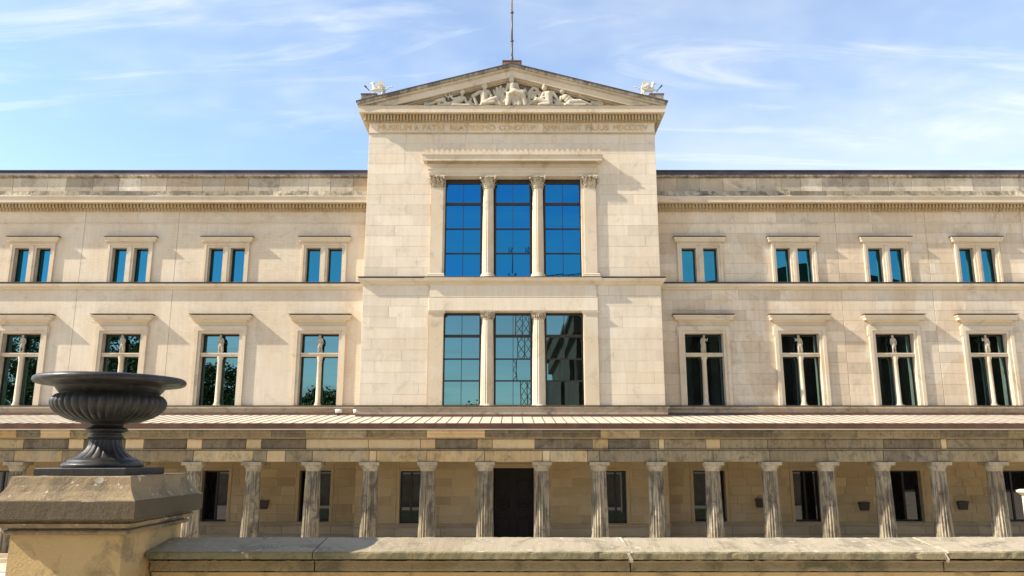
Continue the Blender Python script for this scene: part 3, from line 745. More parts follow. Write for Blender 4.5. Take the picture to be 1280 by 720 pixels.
# door with two leaves, raised panels and roundels
d0, d1, dz0, dz1 = door
w = MB(); pierced(w, d0 - 0.20, d1 + 0.20, dz0, dz1 + 0.2, DR - 0.05, DR + 0.028, [(d0, d1, dz0 - 1, dz1)])
dr = mpart(w.build('door', M['shade_wall'], mus))
mid = (d0 + d1) / 2
for a, b_ in ((d0 + 0.01, mid - 0.004), (mid + 0.004, d1 - 0.01)):
    w = MB(); yd = DR + 0.22
    w.box(a, b_, yd, yd + 0.1, dz0 + 0.01, dz1 - 0.01)
    cx = (a + b_) / 2; hw = (b_ - a) / 2 - 0.13; H = dz1 - dz0
    for f0, f1 in ((0.06, 0.36), (0.66, 0.86), (0.885, 0.965)):
        za, zb = dz0 + H * f0, dz0 + H * f1
        for k, (ins, pr) in enumerate(((0.0, 0.03), (0.06, 0.01), (0.10, 0.035))):
            if k == 0: pierced(w, cx - hw, cx + hw, za, zb, yd - pr, yd + 0.01, [(cx - hw + 0.05, cx + hw - 0.05, za + 0.05, zb - 0.05)])
            if k == 2 and zb - za > 0.3: w.bbox(cx - hw + ins, cx + hw - ins, yd - pr, yd + 0.01, za + ins, zb - ins, 0.02)
    zc = dz0 + H * 0.51
    for r0, r1 in ((0.33, 0.27), (0.20, 0.15)):
        n = 32
        vs = []
        for r, y in ((r0, yd - 0.001), (r0 - 0.02, yd - 0.035), (r1 + 0.02, yd - 0.035), (r1, yd - 0.001)):
            vs += [(cx + r * math.cos(2 * PI * i / n), y, zc + r * math.sin(2 * PI * i / n)) for i in range(n)]
        w.add(vs, [(q * n + i, q * n + (i + 1) % n, (q + 1) * n + (i + 1) % n, (q + 1) * n + i) for q in range(3) for i in range(n)])
    bm = bmesh.new(); bmesh.ops.create_icosphere(bm, subdivisions=2, radius=0.09, matrix=Matrix.Translation((cx, yd, zc)))
    w.add([v.co for v in bm.verts], [tuple(v.index for v in f.verts) for f in bm.faces], True); bm.free()
    mpart(w.build('door_leaf', M['door'], dr))

# ================================================================== central bay: the two triple windows
def pilaster(mb, x0, x1, z0, z1, D, p, corinth):
    ch = 0.66 if corinth else 0.15
    mb.box(x0, x1, D - p, D + 0.1, z0 + 0.22 if corinth else z0 + 0.001, z1 - ch)
    if corinth:
        mb.mould(x0, x1, D - p + 0.08, [(0.12, z0 + 0.001), (0.14, z0 + 0.03), (0.14, z0 + 0.09), (0.10, z0 + 0.12), (0.12, z0 + 0.16), (0.085, z0 + 0.215)], yback=D + 0.1)
capx_items = []
def leaf_capital(mb, cx, cy, z0, z1, r0, r1, square):
    """bell with two rows of curling leaves, corner volutes and an abacus"""
    H = z1 - z0
    if square: mb.mould(cx - r0, cx + r0, cy, [(0, z0), (0.03, z0 + H * 0.5), (r1 - r0 - 0.05, z1 - 0.09)], yback=cy + 0.25)
    else: mb.lathe([(r0 + 0.02, 0), (r0 + 0.03, 0.03), (r0, 0.05), (r0 + 0.01, H * 0.5), (r1 - 0.06, H - 0.09)], 20, (cx, cy, z0))
    def leaf(px, py, nx, ny, zb, h, wd):
        tx, ty = -ny, nx
        pts = []
        for f, o, ww in ((0, 0.0, 0.9), (0.45, 0.03, 1.0), (0.8, 0.08, 0.8), (1.0, 0.13, 0.5), (0.92, 0.16, 0.3)):
            for s in (-1, 0, 1):
                oo = o + (0.02 if s == 0 else 0)
                pts.append((px + nx * oo + tx * s * wd / 2 * ww, py + ny * oo + ty * s * wd / 2 * ww, zb + h * f))
        fs = [(r * 3 + c, r * 3 + c + 1, r * 3 + c + 4, r * 3 + c + 3) for r in range(4) for c in range(2)]
        mb.add(pts, fs, True)
    if square:
        for row, (zb, h, k) in enumerate(((z0 + 0.02, H * 0.45, 4), (z0 + 0.10, H * 0.68, 3))):
            for i in range(k):
                px = cx - r0 + 2 * r0 * (i + 0.5) / k
                leaf(px, cy - 0.01 - 0.03 * row, 0, -1, zb, h, 2 * r0 / k * 0.9)
            for s in (-1, 1): leaf(cx + s * (r0 + 0.01 + 0.02 * row), cy + 0.08, s, 0, zb, h, 0.14)
    else:
        for row, (zb, h, off) in enumerate(((z0 + 0.05, H * 0.42, 0), (z0 + 0.08, H * 0.68, 0.5))):
            for i in range(8):
                a = 2 * PI * (i + off) / 8
                leaf(cx + (r0 + 0.005) * math.cos(a), cy + (r0 + 0.005) * math.sin(a), math.cos(a), math.sin(a), zb, h, 0.19)
    for sx in (-1, 1):
        for sy in ((-1,) if square else (-1, 1)):
            vx, vy = cx + sx * (r1 - 0.05), (cy - (0.14 if square else (r1 - 0.05)) if sy < 0 else cy + r1 - 0.05)
            mb.tube((vx - 0.05 * sx, vy - .02, z1 - 0.15), (vx + 0.03 * sx, vy + .04, z1 - 0.15), 0.06, 0.06, 10)
    dpt = 0.2 if square else r1
    y0 = cy - dpt
    mb.add([(cx - r1, y0, z1 - 0.085), (cx - r1 * 0.4, y0 + 0.05, z1 - 0.085), (cx + r1 * 0.4, y0 + 0.05, z1 - 0.085), (cx + r1, y0, z1 - 0.085),
            (cx + r1, cy + (0.25 if square else r1), z1 - 0.085), (cx - r1, cy + (0.25 if square else r1), z1 - 0.085)] +
           [(cx - r1, y0, z1 - .002), (cx - r1 * 0.4, y0 + 0.05, z1 - .002), (cx + r1 * 0.4, y0 + 0.05, z1 - .002), (cx + r1, y0, z1 - .002),
            (cx + r1, cy + (0.25 if square else r1), z1 - .002), (cx - r1, cy + (0.25 if square else r1), z1 - .002)],
           [(0, 5, 4, 3, 2, 1), (6, 7, 8, 9, 10, 11), (0, 1, 7, 6), (1, 2, 8, 7), (2, 3, 9, 8), (3, 4, 10, 9), (4, 5, 11, 10), (5, 0, 6, 11)])
    mb.lathe([(0.05, 0), (0.06, 0.03), (0.02, 0.06)], 8, (cx, y0 + 0.03, z1 - 0.09))

def flute(nf, depth):
    def f(k, a, z):
        c = abs(math.sin(a * nf / 2))
        return 1 - depth * (c ** 0.8)
    return f
def fluted_shaft(mb, cx, cy, z0, z1, rb, rt, nf=20, depth=0.075, seg=100):
    prof = []
    n = 8
    for i in range(n + 1):
        f = i / n
        prof.append((rb + (rt - rb) * (f ** 1.3), (z1 - z0) * f))
    mb.lathe(prof, seg, (cx, cy, z0), mod=flute(nf, depth))

gx = [((tri_x[0][1] + tri_x[1][0]) / 2), ((tri_x[1][1] + tri_x[2][0]) / 2)]
def triple(z0, z1, upper):
    p0, p1 = (XX(539, 290, DR), XX(554, 290, DR)) if upper else (XX(537, 450, DR), XX(554, 450, DR))
    q0, q1 = (XX(731, 290, DR), XX(746, 290, DR)) if upper else (XX(731, 450, DR), XX(748.5, 450, DR))
    wn = bpy.data.objects.new('window', None); COL.objects.link(wn); wn.parent = mus
    for (pa, pb, ja, jb) in ((p0, p1, p1 + .001, big[0] + .02), (q0, q1, big[1] - .02, q0 - .001)):
        w = MB(); pilaster(w, pa, pb, z0, z1, DR, 0.13, upper); w.build('pilaster', M['trim'], wn)
        w = MB(); w.box(ja, jb, DR - 0.03, DR + 0.3, z0 + .002, z1 - .002); w.build('jamb', M['trim'], wn)
    wn['label'] = ('tall triple window of deep blue glass between leaf-topped columns' if upper else 'lower triple window of teal glass between plain fluted columns')
    if upper:
        for a, c in ((p0, p1), (q0, q1)):
            w = MB(); cx = (a + c) / 2; leaf_capital(w, cx, DR - 0.13, z1 - 0.66, z1, (c - a) / 2, (c - a) / 2 + 0.10, True)
            mpart(w.build('capital', M['capital'], wn))
    else:
        for a, c in ((p0, p1), (q0, q1)):
            w = MB(); w.mould(a, c, DR - 0.10, [(0.03, z1 - 0.149), (0.04, z1 - 0.10), (0.09, z1 - 0.07), (0.10, z1 - 0.004)], yback=DR + 0.1); mpart(w.build('capital', M['trim'], wn))
    # columns
    for cx in gx:
        w = MB(); cy = DR + 0.17; r = 0.315 if upper else 0.35; rt = 0.275 if upper else 0.30
        if upper:
            w.lathe([(r + 0.12, 0.001), (r + 0.13, 0.05), (r + 0.11, 0.09), (r + 0.04, 0.12), (r + 0.07, 0.16), (r + 0.05, 0.20), (r + .01, 0.23)], 24, (cx, cy, z0))
            fluted_shaft(w, cx, cy, z0 + 0.22, z1 - 0.64, r, rt)
        else:
            w.lathe([(r + 0.03, 0.001), (r + 0.04, 0.05), (r + 0.0, 0.10)], 24, (cx, cy, z0))
            fluted_shaft(w, cx, cy, z0 + 0.09, z1 - 0.42, r, rt)
        o = mpart(w.build('column', M['trim'], wn))
        w = MB()
        if upper: leaf_capital(w, cx, cy, z1 - 0.66, z1, rt + 0.01, rt + 0.17, False)
        else:
            w.lathe([(rt + .01, -.43), (rt + 0.02, -0.40), (rt, -0.38), (rt + 0.03, -0.20), (rt + 0.10, -0.13), (rt + 0.09, -0.10)], 24, (cx, cy, z1))
            w.mould(cx - rt, cx + rt, cy - rt, [(0.08, z1 - 0.10), (0.10, z1 - 0.06), (0.10, z1 - 0.004)], yback=cy + rt)
            for i in range(20):
                a = 2 * PI * i / 20; w.tube((cx + (rt + .015) * math.cos(a), cy + (rt + .015) * math.sin(a), z1 - 0.36), (cx + (rt + 0.06) * math.cos(a), cy + (rt + .06) * math.sin(a), z1 - 0.19), 0.025, 0.04, 6)
        mpart(w.build('capital', M['capital'], wn))
    # glazing, a bronze frame per light with muntins and eight panes
    rows = [255.0, 286.0, 316.7] if upper else [420.0, 448.7, 476.0]
    yf = DR + 0.44
    ytop, ybot = z1, z0
    zr = [ZH(v, yf) for v in rows]
    for (a, c) in tri_x:
        a -= 0.02; c += 0.02
        f = MB()
        f.box(a, a + 0.09, yf, yf + 0.12, z0, z1); f.box(c - 0.09, c, yf, yf + 0.12, z0, z1)
        f.box(a + .09, c - .09, yf, yf + 0.12, z1 - 0.26 if upper else z1 - 0.12, z1); f.box(a + .09, c - .09, yf, yf + 0.12, z0, z0 + 0.08)
        m_ = (a + c) / 2
        for k, z in enumerate(zr):
            h = 0.075 if k == 0 else 0.035
            f.box(a + .09, c - .09, yf + 0.01, yf + 0.1, z - h, z + h)
        zz_ = [z0 + 0.07] + zr[::-1] + [z1 - (0.24 if upper else 0.10)]
        for k in range(4): f.box(m_ - 0.014, m_ + 0.014, yf + 0.03, yf + 0.09, zz_[k] + 0.03, zz_[k + 1] - 0.03)
        mpart(f.build('frame', M['frame'], wn))
        for k in range(4):
            for (pa, pb) in ((a + 0.08, m_ - 0.01), (m_ + 0.01, c - 0.08)):
                pn = MB(); tx = random.uniform(-.005, .005)
                pn.add([(pa, yf + .06 + tx, zz_[k] + .02), (pb, yf + .06 - tx, zz_[k] + .02), (pb, yf + .06 - tx, zz_[k + 1] - .02), (pa, yf + .06 + tx, zz_[k + 1] - .02),
                        (pa, yf + .075 + tx, zz_[k] + .02), (pb, yf + .075 - tx, zz_[k] + .02), (pb, yf + .075 - tx, zz_[k + 1] - .02), (pa, yf + .075 + tx, zz_[k + 1] - .02)],
                       [(0, 1, 2, 3), (7, 6, 5, 4), (0, 4, 5, 1), (1, 5, 6, 2), (2, 6, 7, 3), (3, 7, 4, 0)])
                mpart(pn.build('pane', M['glass_up'] if upper else M['glass_low'], wn))
    # dark sheet standing in for the unlit room, keeps joints round the frame dark
    w = MB(); w.box(big[0] - 0.2, big[1] + 0.2, DR + 0.60, DR + 0.62, z0 - 0.1, z1 + 0.1); mpart(w.build('dark_backing', M['dark_frame'], wn))
    return wn
twu = triple(u_bot, u_top, True)
twl = triple(l_bot, l_top, False)
# apron between the two triple windows, lintels, and the big hood
ax0, ax1 = XX(538, 365, DR), XX(746, 365, DR)
w = MB()
zA, zB = ZH(371.8, DR), ZH(357, DR)
w.bbox(ax0, ax1, DR - 0.10, DR + 0.3, zA, zB - 0.0, 0.012)
mpart(w.build('apron_panel', M['wall'], mus))
w = MB()
w.bbox(ax0 - 0.05, ax1 + 0.05, DR - 0.13, DR + 0.3, ZH(388.9, DR), ZH(372.6, DR), 0.015)
mpart(w.build('lintel', M['wall'], mus))
w = MB(); zp1, zp0 = ZH(347.5, DR) , ZH(356, DR)
w.mould(ax0, ax1, DR - 0.06, [(0.03, zp0 - 0.05), (0.06, zp0 - 0.02), (0.08, zp0 + 0.10), (0.24, zp0 + 0.17), (0.27, zp1 - 0.03), (0.02, zp1 + 0.02)])
mpart(w.build('window_ledge', M['trim'], mus))
# upper entablature
ex0, ex1 = XX(540, 212, DR), XX(742.5, 212, DR)
w = MB()
za = u_top + 0.003
w.mould(ex0, ex1, DR, [(0.12, za), (0.12, za + 0.16), (0.15, za + 0.165), (0.15, za + 0.36), (0.20, za + 0.38), (0.20, za + 0.42), (0.10, za + 0.425), (0.10, ZH(206.5, DR - .1)), (0.16, ZH(205.5, DR - .15)), (0.20, ZH(201.5, DR - .2))])
mpart(w.build('architrave', M['trim'], mus))
h0, h1 = ZH(200, DR - 0.45), ZH(193, DR - 0.45)
w = MB()
w.mould(ex0 - .02, ex1 + .02, DR, [(0.18, ZH(202.4, DR - .25)), (0.26, h0 - 0.02), (0.40, h0), (0.40, h1 - 0.03), (0.46, h1), (0.46, h1 + 0.04), (0.1, h1 + 0.09)])
mpart(w.build('window_hood', M['trim'], mus))
w = MB(); n = 92; st = (ex1 - ex0 + 0.4) / n
for i in range(n):
    xa = ex0 - 0.2 + st * i; w.box(xa, xa + st * 0.55, DR - 0.30, DR - 0.15, ZH(204, DR - .3), h0 - 0.03)
mpart(stuff(w.build('dentil_row', M['dentil'], mus)))
# cresting of small leaf tiles on the hood
w = MB(); n = 34; st = (ex1 - ex0 + 0.8) / n
for i in range(n):
    c = ex0 - 0.4 + st * (i + 0.5); hh = 0.26 + 0.04 * (i % 2); z = h1 + 0.035
    w.prism([(c - st * 0.42, z), (c + st * 0.42, z), (c + st * 0.40, z + hh * 0.5), (c + st * .18, z + hh * 0.9), (c, z + hh), (c - st * .18, z + hh * 0.9), (c - st * 0.40, z + hh * 0.5)], DR - 0.44, DR - 0.34)
mpart(stuff(w.build('cresting', M['trim'], mus)))

# ================================================================== pediment
PJ = 0.52
zc_b = ZH(153, DR)
zf0, zf1 = ZH(140.2, DR - PJ), ZH(132.5, DR - PJ)
w = MB()
w.mould(-HW, HW, DR, [(0.03, ZH(167.8, DR)), (0.06, ZH(167.2, DR)), (0.06, ZH(166.2, DR)), (0.03, ZH(165.9, DR))], yback=60)
w.mould(-HW, HW, DR, [(0.02, zc_b - 0.03), (0.08, zc_b), (0.12, ZH(151, DR - .1)), (0.17, ZH(150.2, DR - .15)), (0.17, zf0 - 0.05), (0.24, zf0 - 0.02), (0.30, zf0 - .005)], yback=60)
mpart(w.build('bed_moulding', M['dentil'], mus))
w = MB()
w.mould(-HW, HW, DR, [(0.25, zf0), (PJ, zf0), (PJ, zf1 - 0.04), (PJ + 0.04, zf1 - 0.02), (PJ + 0.04, zf1)], yback=60)
mpart(w.build('cornice', M['trim'], mus))
w = MB(); w2 = MB(); n = 92; st = (2 * HW + 0.55) / n
for i in range(n):
    xa = -HW - 0.275 + st * (i + 0.2)
    w.box(xa, xa + st * 0.56, DR - 0.31, DR - 0.16, ZH(149.4, DR - .3), zf0 - 0.03)
    w2.box(xa + .02, xa + st * 0.45, DR - 0.17, DR - 0.09, ZH(152.8, DR - .15), ZH(150.8, DR - .15))
for s in (-1, 1):
    for i in range(60):
        ya = DR - 0.2 + st * i
        x0 = s * (HW + 0.16); x1 = s * (HW + 0.31)
        w.box(min(x0, x1), max(x0, x1), ya, ya + st * 0.56, ZH(149.4, DR - .3), zf0 - 0.03)
mpart(stuff(w.build('dentil_row', M['dentil'], mus))); mpart(stuff(w2.build('bead_row', M['dentil'], mus)))
# raking members
zap_out = ZH(78.5, DR - 0.62)
tip_x = HW + 0.62
z_tip = ZH(125.6, DR - 0.62)
slope = (zap_out - z_tip) / tip_x
def rake(mb, t0, t1, p, xa, yb=60.0, xend=None):
    """member between depths t0..t1 below the outer slope line"""
    xe = xend
    def zo(x, t_): return zap_out - slope * abs(x) - t_
    mb.prism([(-xe, zo(xe, t1)), (0, zo(0, t1)), (0, zo(0, t0)), (-xe, zo(xe, t0))], DR - p, yb)
    mb.prism([(0, zo(0, t1)), (xe, zo(xe, t1)), (xe, zo(xe, t0)), (0, zo(0, t0))], DR - p, yb)
w = MB(); rake(w, 0.0, 0.05, 0.66, 0, 60, tip_x + 0.06); mpart(w.build('roof_edge', M['roofmetal'], mus))
w = MB(); rake(w, 0.052, 0.20, 0.62, 0, 60, tip_x); mpart(w.build('raking_cornice', M['ledge'], mus))
w = MB(); rake(w, 0.202, 0.32, 0.54, 0, 60, tip_x - 0.05); rake(w, 0.322, 0.38, 0.46, 0, 60, tip_x - 0.1)
mpart(w.build('raking_cornice', M['weather'], mus))
w = MB(); xr = (zap_out - 0.62 - zf1) / slope
def zo(x, t_): return zap_out - slope * abs(x) - t_
for s in (-1, 1):
    poly = [(0, zo(0, 0.73)), (0, zo(0, 0.382)), (s * (tip_x - 0.15), zo(tip_x - 0.15, 0.382)), (s * (tip_x - 0.15), zf1 + 0.004)]
    xc = (zap_out - 0.73 - zf1 - .004) / slope
    poly = [(0, zo(0, 0.73)), (0, zo(0, 0.382)), (s * (zap_out - .382 - zf1 - .004) / slope, zf1 + 0.004), (s * xc, zf1 + 0.004)]
    if s > 0: poly = poly[::-1]
    w.prism(poly, DR - 0.44, DR + 0.1)
    for t0, t1, p in ((0.732, 0.80, 0.22), (0.802, 0.86, 0.12)):
        x0_ = (zap_out - t0 - zf1 - .004) / slope; x1_ = (zap_out - t1 - zf1 - .004) / slope
        poly = [(0, zo(0, t1)), (0, zo(0, t0)), (s * x0_, zf1 + 0.004), (s * x1_, zf1 + 0.004)]
        if s > 0: poly = poly[::-1]
        w.prism(poly, DR - p, DR + 0.1)
mpart(w.build('raking_cornice', M['trim'], mus))
# tympanum back wall (its stones) and thin bright drip on the floor of the pediment
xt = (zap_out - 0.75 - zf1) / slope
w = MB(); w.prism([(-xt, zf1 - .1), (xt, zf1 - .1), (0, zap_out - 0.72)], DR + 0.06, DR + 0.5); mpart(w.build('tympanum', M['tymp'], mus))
w = MB(); w.mould(-HW - .02, HW + .02, DR, [(PJ + 0.045, zf1 + .002), (PJ + 0.05, zf1 + 0.04), (0.0, zf1 + 0.06)], yback=DR + .1); mpart(w.build('flashing', M['ledge'], mus))
# roof behind
w = MB(); w.prism([(-HW - 0.3, zf1 - 0.05), (HW + 0.3, zf1 - 0.05), (HW + .3, zo(HW + .3, .4)), (0, zap_out - 0.4), (-HW - .3, zo(HW + .3, .4))], DR + 0.55, 59.9); mpart(w.build('roof', M['roofmetal'], mus))
# apex block
w = MB(); zb_ = zap_out - 0.14
w.box(-0.48, 0.48, DR - 0.45, DR + 0.5, zb_ - 0.1, zb_ + 0.30); mpart(w.build('apex_block', M['chipred'], mus))
w = MB(); w.box(-0.53, 0.53, DR - 0.50, DR + 0.56, zb_ + 0.302, zb_ + 0.37); mpart(w.build('apex_slab', M['roofmetal'], mus))
zapex = zb_ + 0.37
# corner blocks carrying the griffins
zg = ZH(118.8, DR - 0.3)
corner = []
for s, (xa, xb) in ((-1, (453, 472)), (1, (812, 829))):
    x0, x1 = XX(xa, 118, DR - .3), XX(xb, 118, DR - .3)
    w = MB(); w.box(x0, x1, DR - 0.5, DR + 0.5, zg - 0.9, zg - 0.06); mpart(w.build('corner_block', M['ledge'], mus))
    w = MB(); w.box(x0 - 0.03, x1 + 0.03, DR - 0.53, DR + 0.53, zg - 0.058, zg); mpart(w.build('corner_slab', M['roofmetal'], mus))

# inscription
words = (('MUSEUM', 473, 514.6), ('A', 518.5, 523.5), ('PATRE', 529, 556.5), ('BEATISSIMO', 562.5, 619.5), ('CONDITUM', 624.5, 671.5), ('AMPLIAVIT', 678, 727.5), ('FILIUS', 732.5, 761.5), ('MDCCCLV', 767, 810))
for txt, a, b_ in words:
    cu = bpy.data.curves.new('inscription_word', 'FONT'); cu.body = txt; cu.extrude = 0.02; cu.size = 1.0; cu.resolution_u = 3; cu.offset = 0.0
    to = bpy.data.objects.new('inscription_word', cu); COL.objects.link(to)
    dg = bpy.context.evaluated_depsgraph_get(); dg.update()
    me = bpy.data.meshes.new_from_object(to.evaluated_get(dg)); bpy.data.objects.remove(to)
    xs = [v.co.x for v in me.vertices]; ys = [v.co.y for v in me.vertices]
    x0, x1 = XX(a, 160, DR), XX(b_, 160, DR); z0, z1 = ZH(163.2, DR), ZH(156.8, DR)
    for v in me.vertices:
        u_ = (v.co.x - min(xs)) / (max(xs) - min(xs)); q_ = (v.co.y - min(ys)) / (max(ys) - min(ys)); d_ = v.co.z
        v.co = (x0 + (x1 - x0) * u_, DR - 0.042 - d_, z0 + (z1 - z0) * q_)
    me.materials.clear(); me.materials.append(M['gold'])
    o = bpy.data.objects.new('inscription_word', me); COL.objects.link(o); o.parent = mus

# relief figures in the pediment: coordinates read off the photograph at 5.12x from (520, 80)
zfl = zf1 + 0.06
def RP(x, y, d=0.0):
    dd = DR * math.cos(T) + (zfl - EYE) * math.sin(T)
    return ((x / 5.12 + 520 - 640.5) * dd / F, DR - 0.12 - d, zfl + max(0.0, (247 - y)) / 115.0 * 1.10)
def fig(caps, name='relief_figure'):
    L_ = []
    for c in caps:
        (x0, y0), (x1, y1), r0, r1 = c[0], c[1], c[2] / 115 * 1.14, c[3] / 115 * 1.14
        d = c[4] if len(c) > 4 else 0.1
        L_.append((RP(x0, y0, d), RP(x1, y1, d), r0, r1))
    return mpart(figure(name, L_, M['marble'], mus, 0.022))
# reclining figure far left
fig([((75, 236), (135, 214), 8, 11), ((135, 214), (178, 203), 12, 15, .15), ((178, 203), (200, 232), 12, 12), ((200, 232), (245, 228), 17, 18), ((150, 236), (215, 238), 10, 12, .15),
     ((245, 228), (285, 200), 20, 22), ((270, 196), (312, 192), 12, 12), ((298, 180), (300, 168), 8, 8), ((300, 156), (303, 148), 15, 14, .14), ((268, 197), (245, 200), 9, 7, .2), ((245, 200), (222, 182), 7, 6, .2),
     ((316, 195), (330, 222), 9, 8), ((330, 222), (345, 240), 8, 7), ((240, 238), (345, 240), 10, 9, .2), ((210, 205), (222, 165), 3, 3, .2), ((205, 190), (190, 168), 3, 3, .2), ((232, 200), (236, 165), 3, 3, .2)])
# seated bearded man
fig([((415, 155), (462, 152), 14, 14), ((438, 165), (442, 218), 24, 25), ((440, 140), (440, 130), 9, 9), ((438, 118), (443, 110), 17, 16, .16), ((452, 124), (448, 132), 8, 7, .2),
     ((405, 158), (368, 180), 12, 10, .15), ((368, 180), (392, 226), 9, 7, .2), ((468, 156), (485, 178), 11, 9), ((485, 178), (470, 200), 8, 7, .2), ((452, 222), (515, 196), 18, 14, .2), ((515, 196), (545, 236), 12, 10, .2),
     ((430, 232), (500, 222), 14, 12, .25), ((500, 222), (560, 240), 11, 8, .2), ((375, 205), (392, 240), 4, 4, .25), ((400, 240), (430, 240), 10, 10, .15)])
# sheaf and attributes between
fig([((520, 125), (535, 190), 9, 13, .03), ((545, 118), (545, 200), 10, 14, .03), ((565, 130), (560, 205), 8, 14, .04), ((500, 140), (515, 190), 7, 9, .02), ((548, 205), (560, 238), 14, 14, .08), ((575, 180), (572, 235), 10, 12, .1)], 'relief_sheaf')
# enthroned woman
fig([((614, 82), (616, 68), 17, 17, .22), ((617, 60), (628, 62), 11, 10, .2), ((616, 95), (617, 104), 9, 9, .18), ((596, 112), (645, 112), 14, 14, .15), ((620, 118), (628, 158), 24, 25, .14), ((594, 116), (576, 150), 11, 9, .14), ((576, 150), (590, 170), 9, 8, .2),
     ((646, 116), (662, 150), 11, 9, .15), ((662, 150), (700, 152), 8, 7, .22), ((628, 165), (602, 178), 22, 20, .28), ((636, 165), (682, 176), 22, 20, .28), ((600, 178), (592, 238), 19, 14, .25), ((684, 178), (702, 238), 18, 14, .25),
     ((625, 190), (640, 238), 20, 22, .15), ((650, 185), (665, 238), 16, 20, .2), ((585, 200), (580, 240), 12, 14, .12), ((670, 190), (712, 240), 12, 12, .18)])
# drapery and rocks filling the gaps
fig([((335, 232), (400, 236), 14, 14, .06), ((345, 215), (372, 232), 12, 12, .04), ((480, 210), (560, 225), 20, 22, .05), ((560, 170), (585, 220), 14, 18, .04), ((355, 190), (350, 225), 8, 12, .02)], 'relief_drapery')
fig([((700, 215), (800, 225), 20, 18, .04), ((905, 225), (960, 232), 18, 16, .04), ((880, 200), (925, 215), 10, 14, .02), ((1000, 225), (1110, 236), 16, 10, .04), ((800, 150), (790, 200), 8, 12, .02)], 'relief_drapery')
# fringed throne wing / tree
fig([((722, 200), (730, 150), 12, 10, .05), ((730, 150), (752, 124), 10, 9, .05), ((752, 124), (780, 134), 9, 9, .05), ((780, 134), (792, 170), 9, 10, .05), ((745, 190), (752, 150), 8, 7, .08), ((765, 190), (768, 150), 8, 7, .08), ((700, 130), (715, 170), 6, 8, .03), ((740, 225), (790, 225), 14, 12, .05)], 'relief_wing')
# nude youth seated right
fig([((824, 132), (824, 120), 17, 17, .18), ((828, 146), (832, 154), 9, 9, .12), ((820, 165), (876, 160), 13, 14, .12), ((848, 172), (850, 224), 25, 26, .12), ((880, 162), (908, 200), 11, 9, .14), ((908, 200), (912, 240), 9, 8, .14), ((818, 168), (800, 200), 10, 9, .18),
     ((800, 200), (830, 190), 8, 7, .24), ((845, 226), (775, 205), 17, 14, .22), ((775, 205), (712, 240), 13, 8, .2), ((850, 236), (790, 238), 13, 9, .28), ((870, 238), (930, 240), 10, 8, .15)])
# draped figure reclining right
fig([((936, 152), (942, 143), 16, 15, .16), ((944, 166), (950, 172), 8, 8, .1), ((930, 188), (975, 182), 12, 13, .1), ((958, 190), (985, 214), 22, 22, .12), ((932, 190), (918, 222), 9, 8, .14), ((918, 222), (905, 240), 8, 6, .15), ((980, 190), (1010, 208), 10, 8, .18),
     ((985, 222), (1050, 216), 20, 17, .16), ((1050, 216), (1120, 238), 15, 8, .18), ((960, 238), (1080, 240), 12, 10, .22), ((1080, 226), (1140, 240), 9, 6, .1)])
fig([((1040, 164), (1065, 182), 7, 5, .1), ((1050, 180), (1108, 204), 5, 5, .1), ((1070, 190), (1085, 178), 4, 4, .1)], 'relief_torch')
w = MB()
a = RP(1118, 247)[0]; b_ = RP(1200, 247)[0]
w.box(a, b_, DR - 0.22, DR + 0.08, zfl - .01, zfl + 0.36); w.box(b_ + .005, b_ + 0.16, DR - 0.26, DR + 0.07, zfl - .01, zfl + 0.06)
mpart(w.build('relief_chest', M['marble'], mus))
w = MB(); w.box(RP(55, 0)[0], RP(110, 0)[0], DR - 0.2, DR + 0.08, zfl - 0.01, zfl + 0.30); mpart(w.build('relief_chest', M['marble'], mus))

flush_blocks(300)

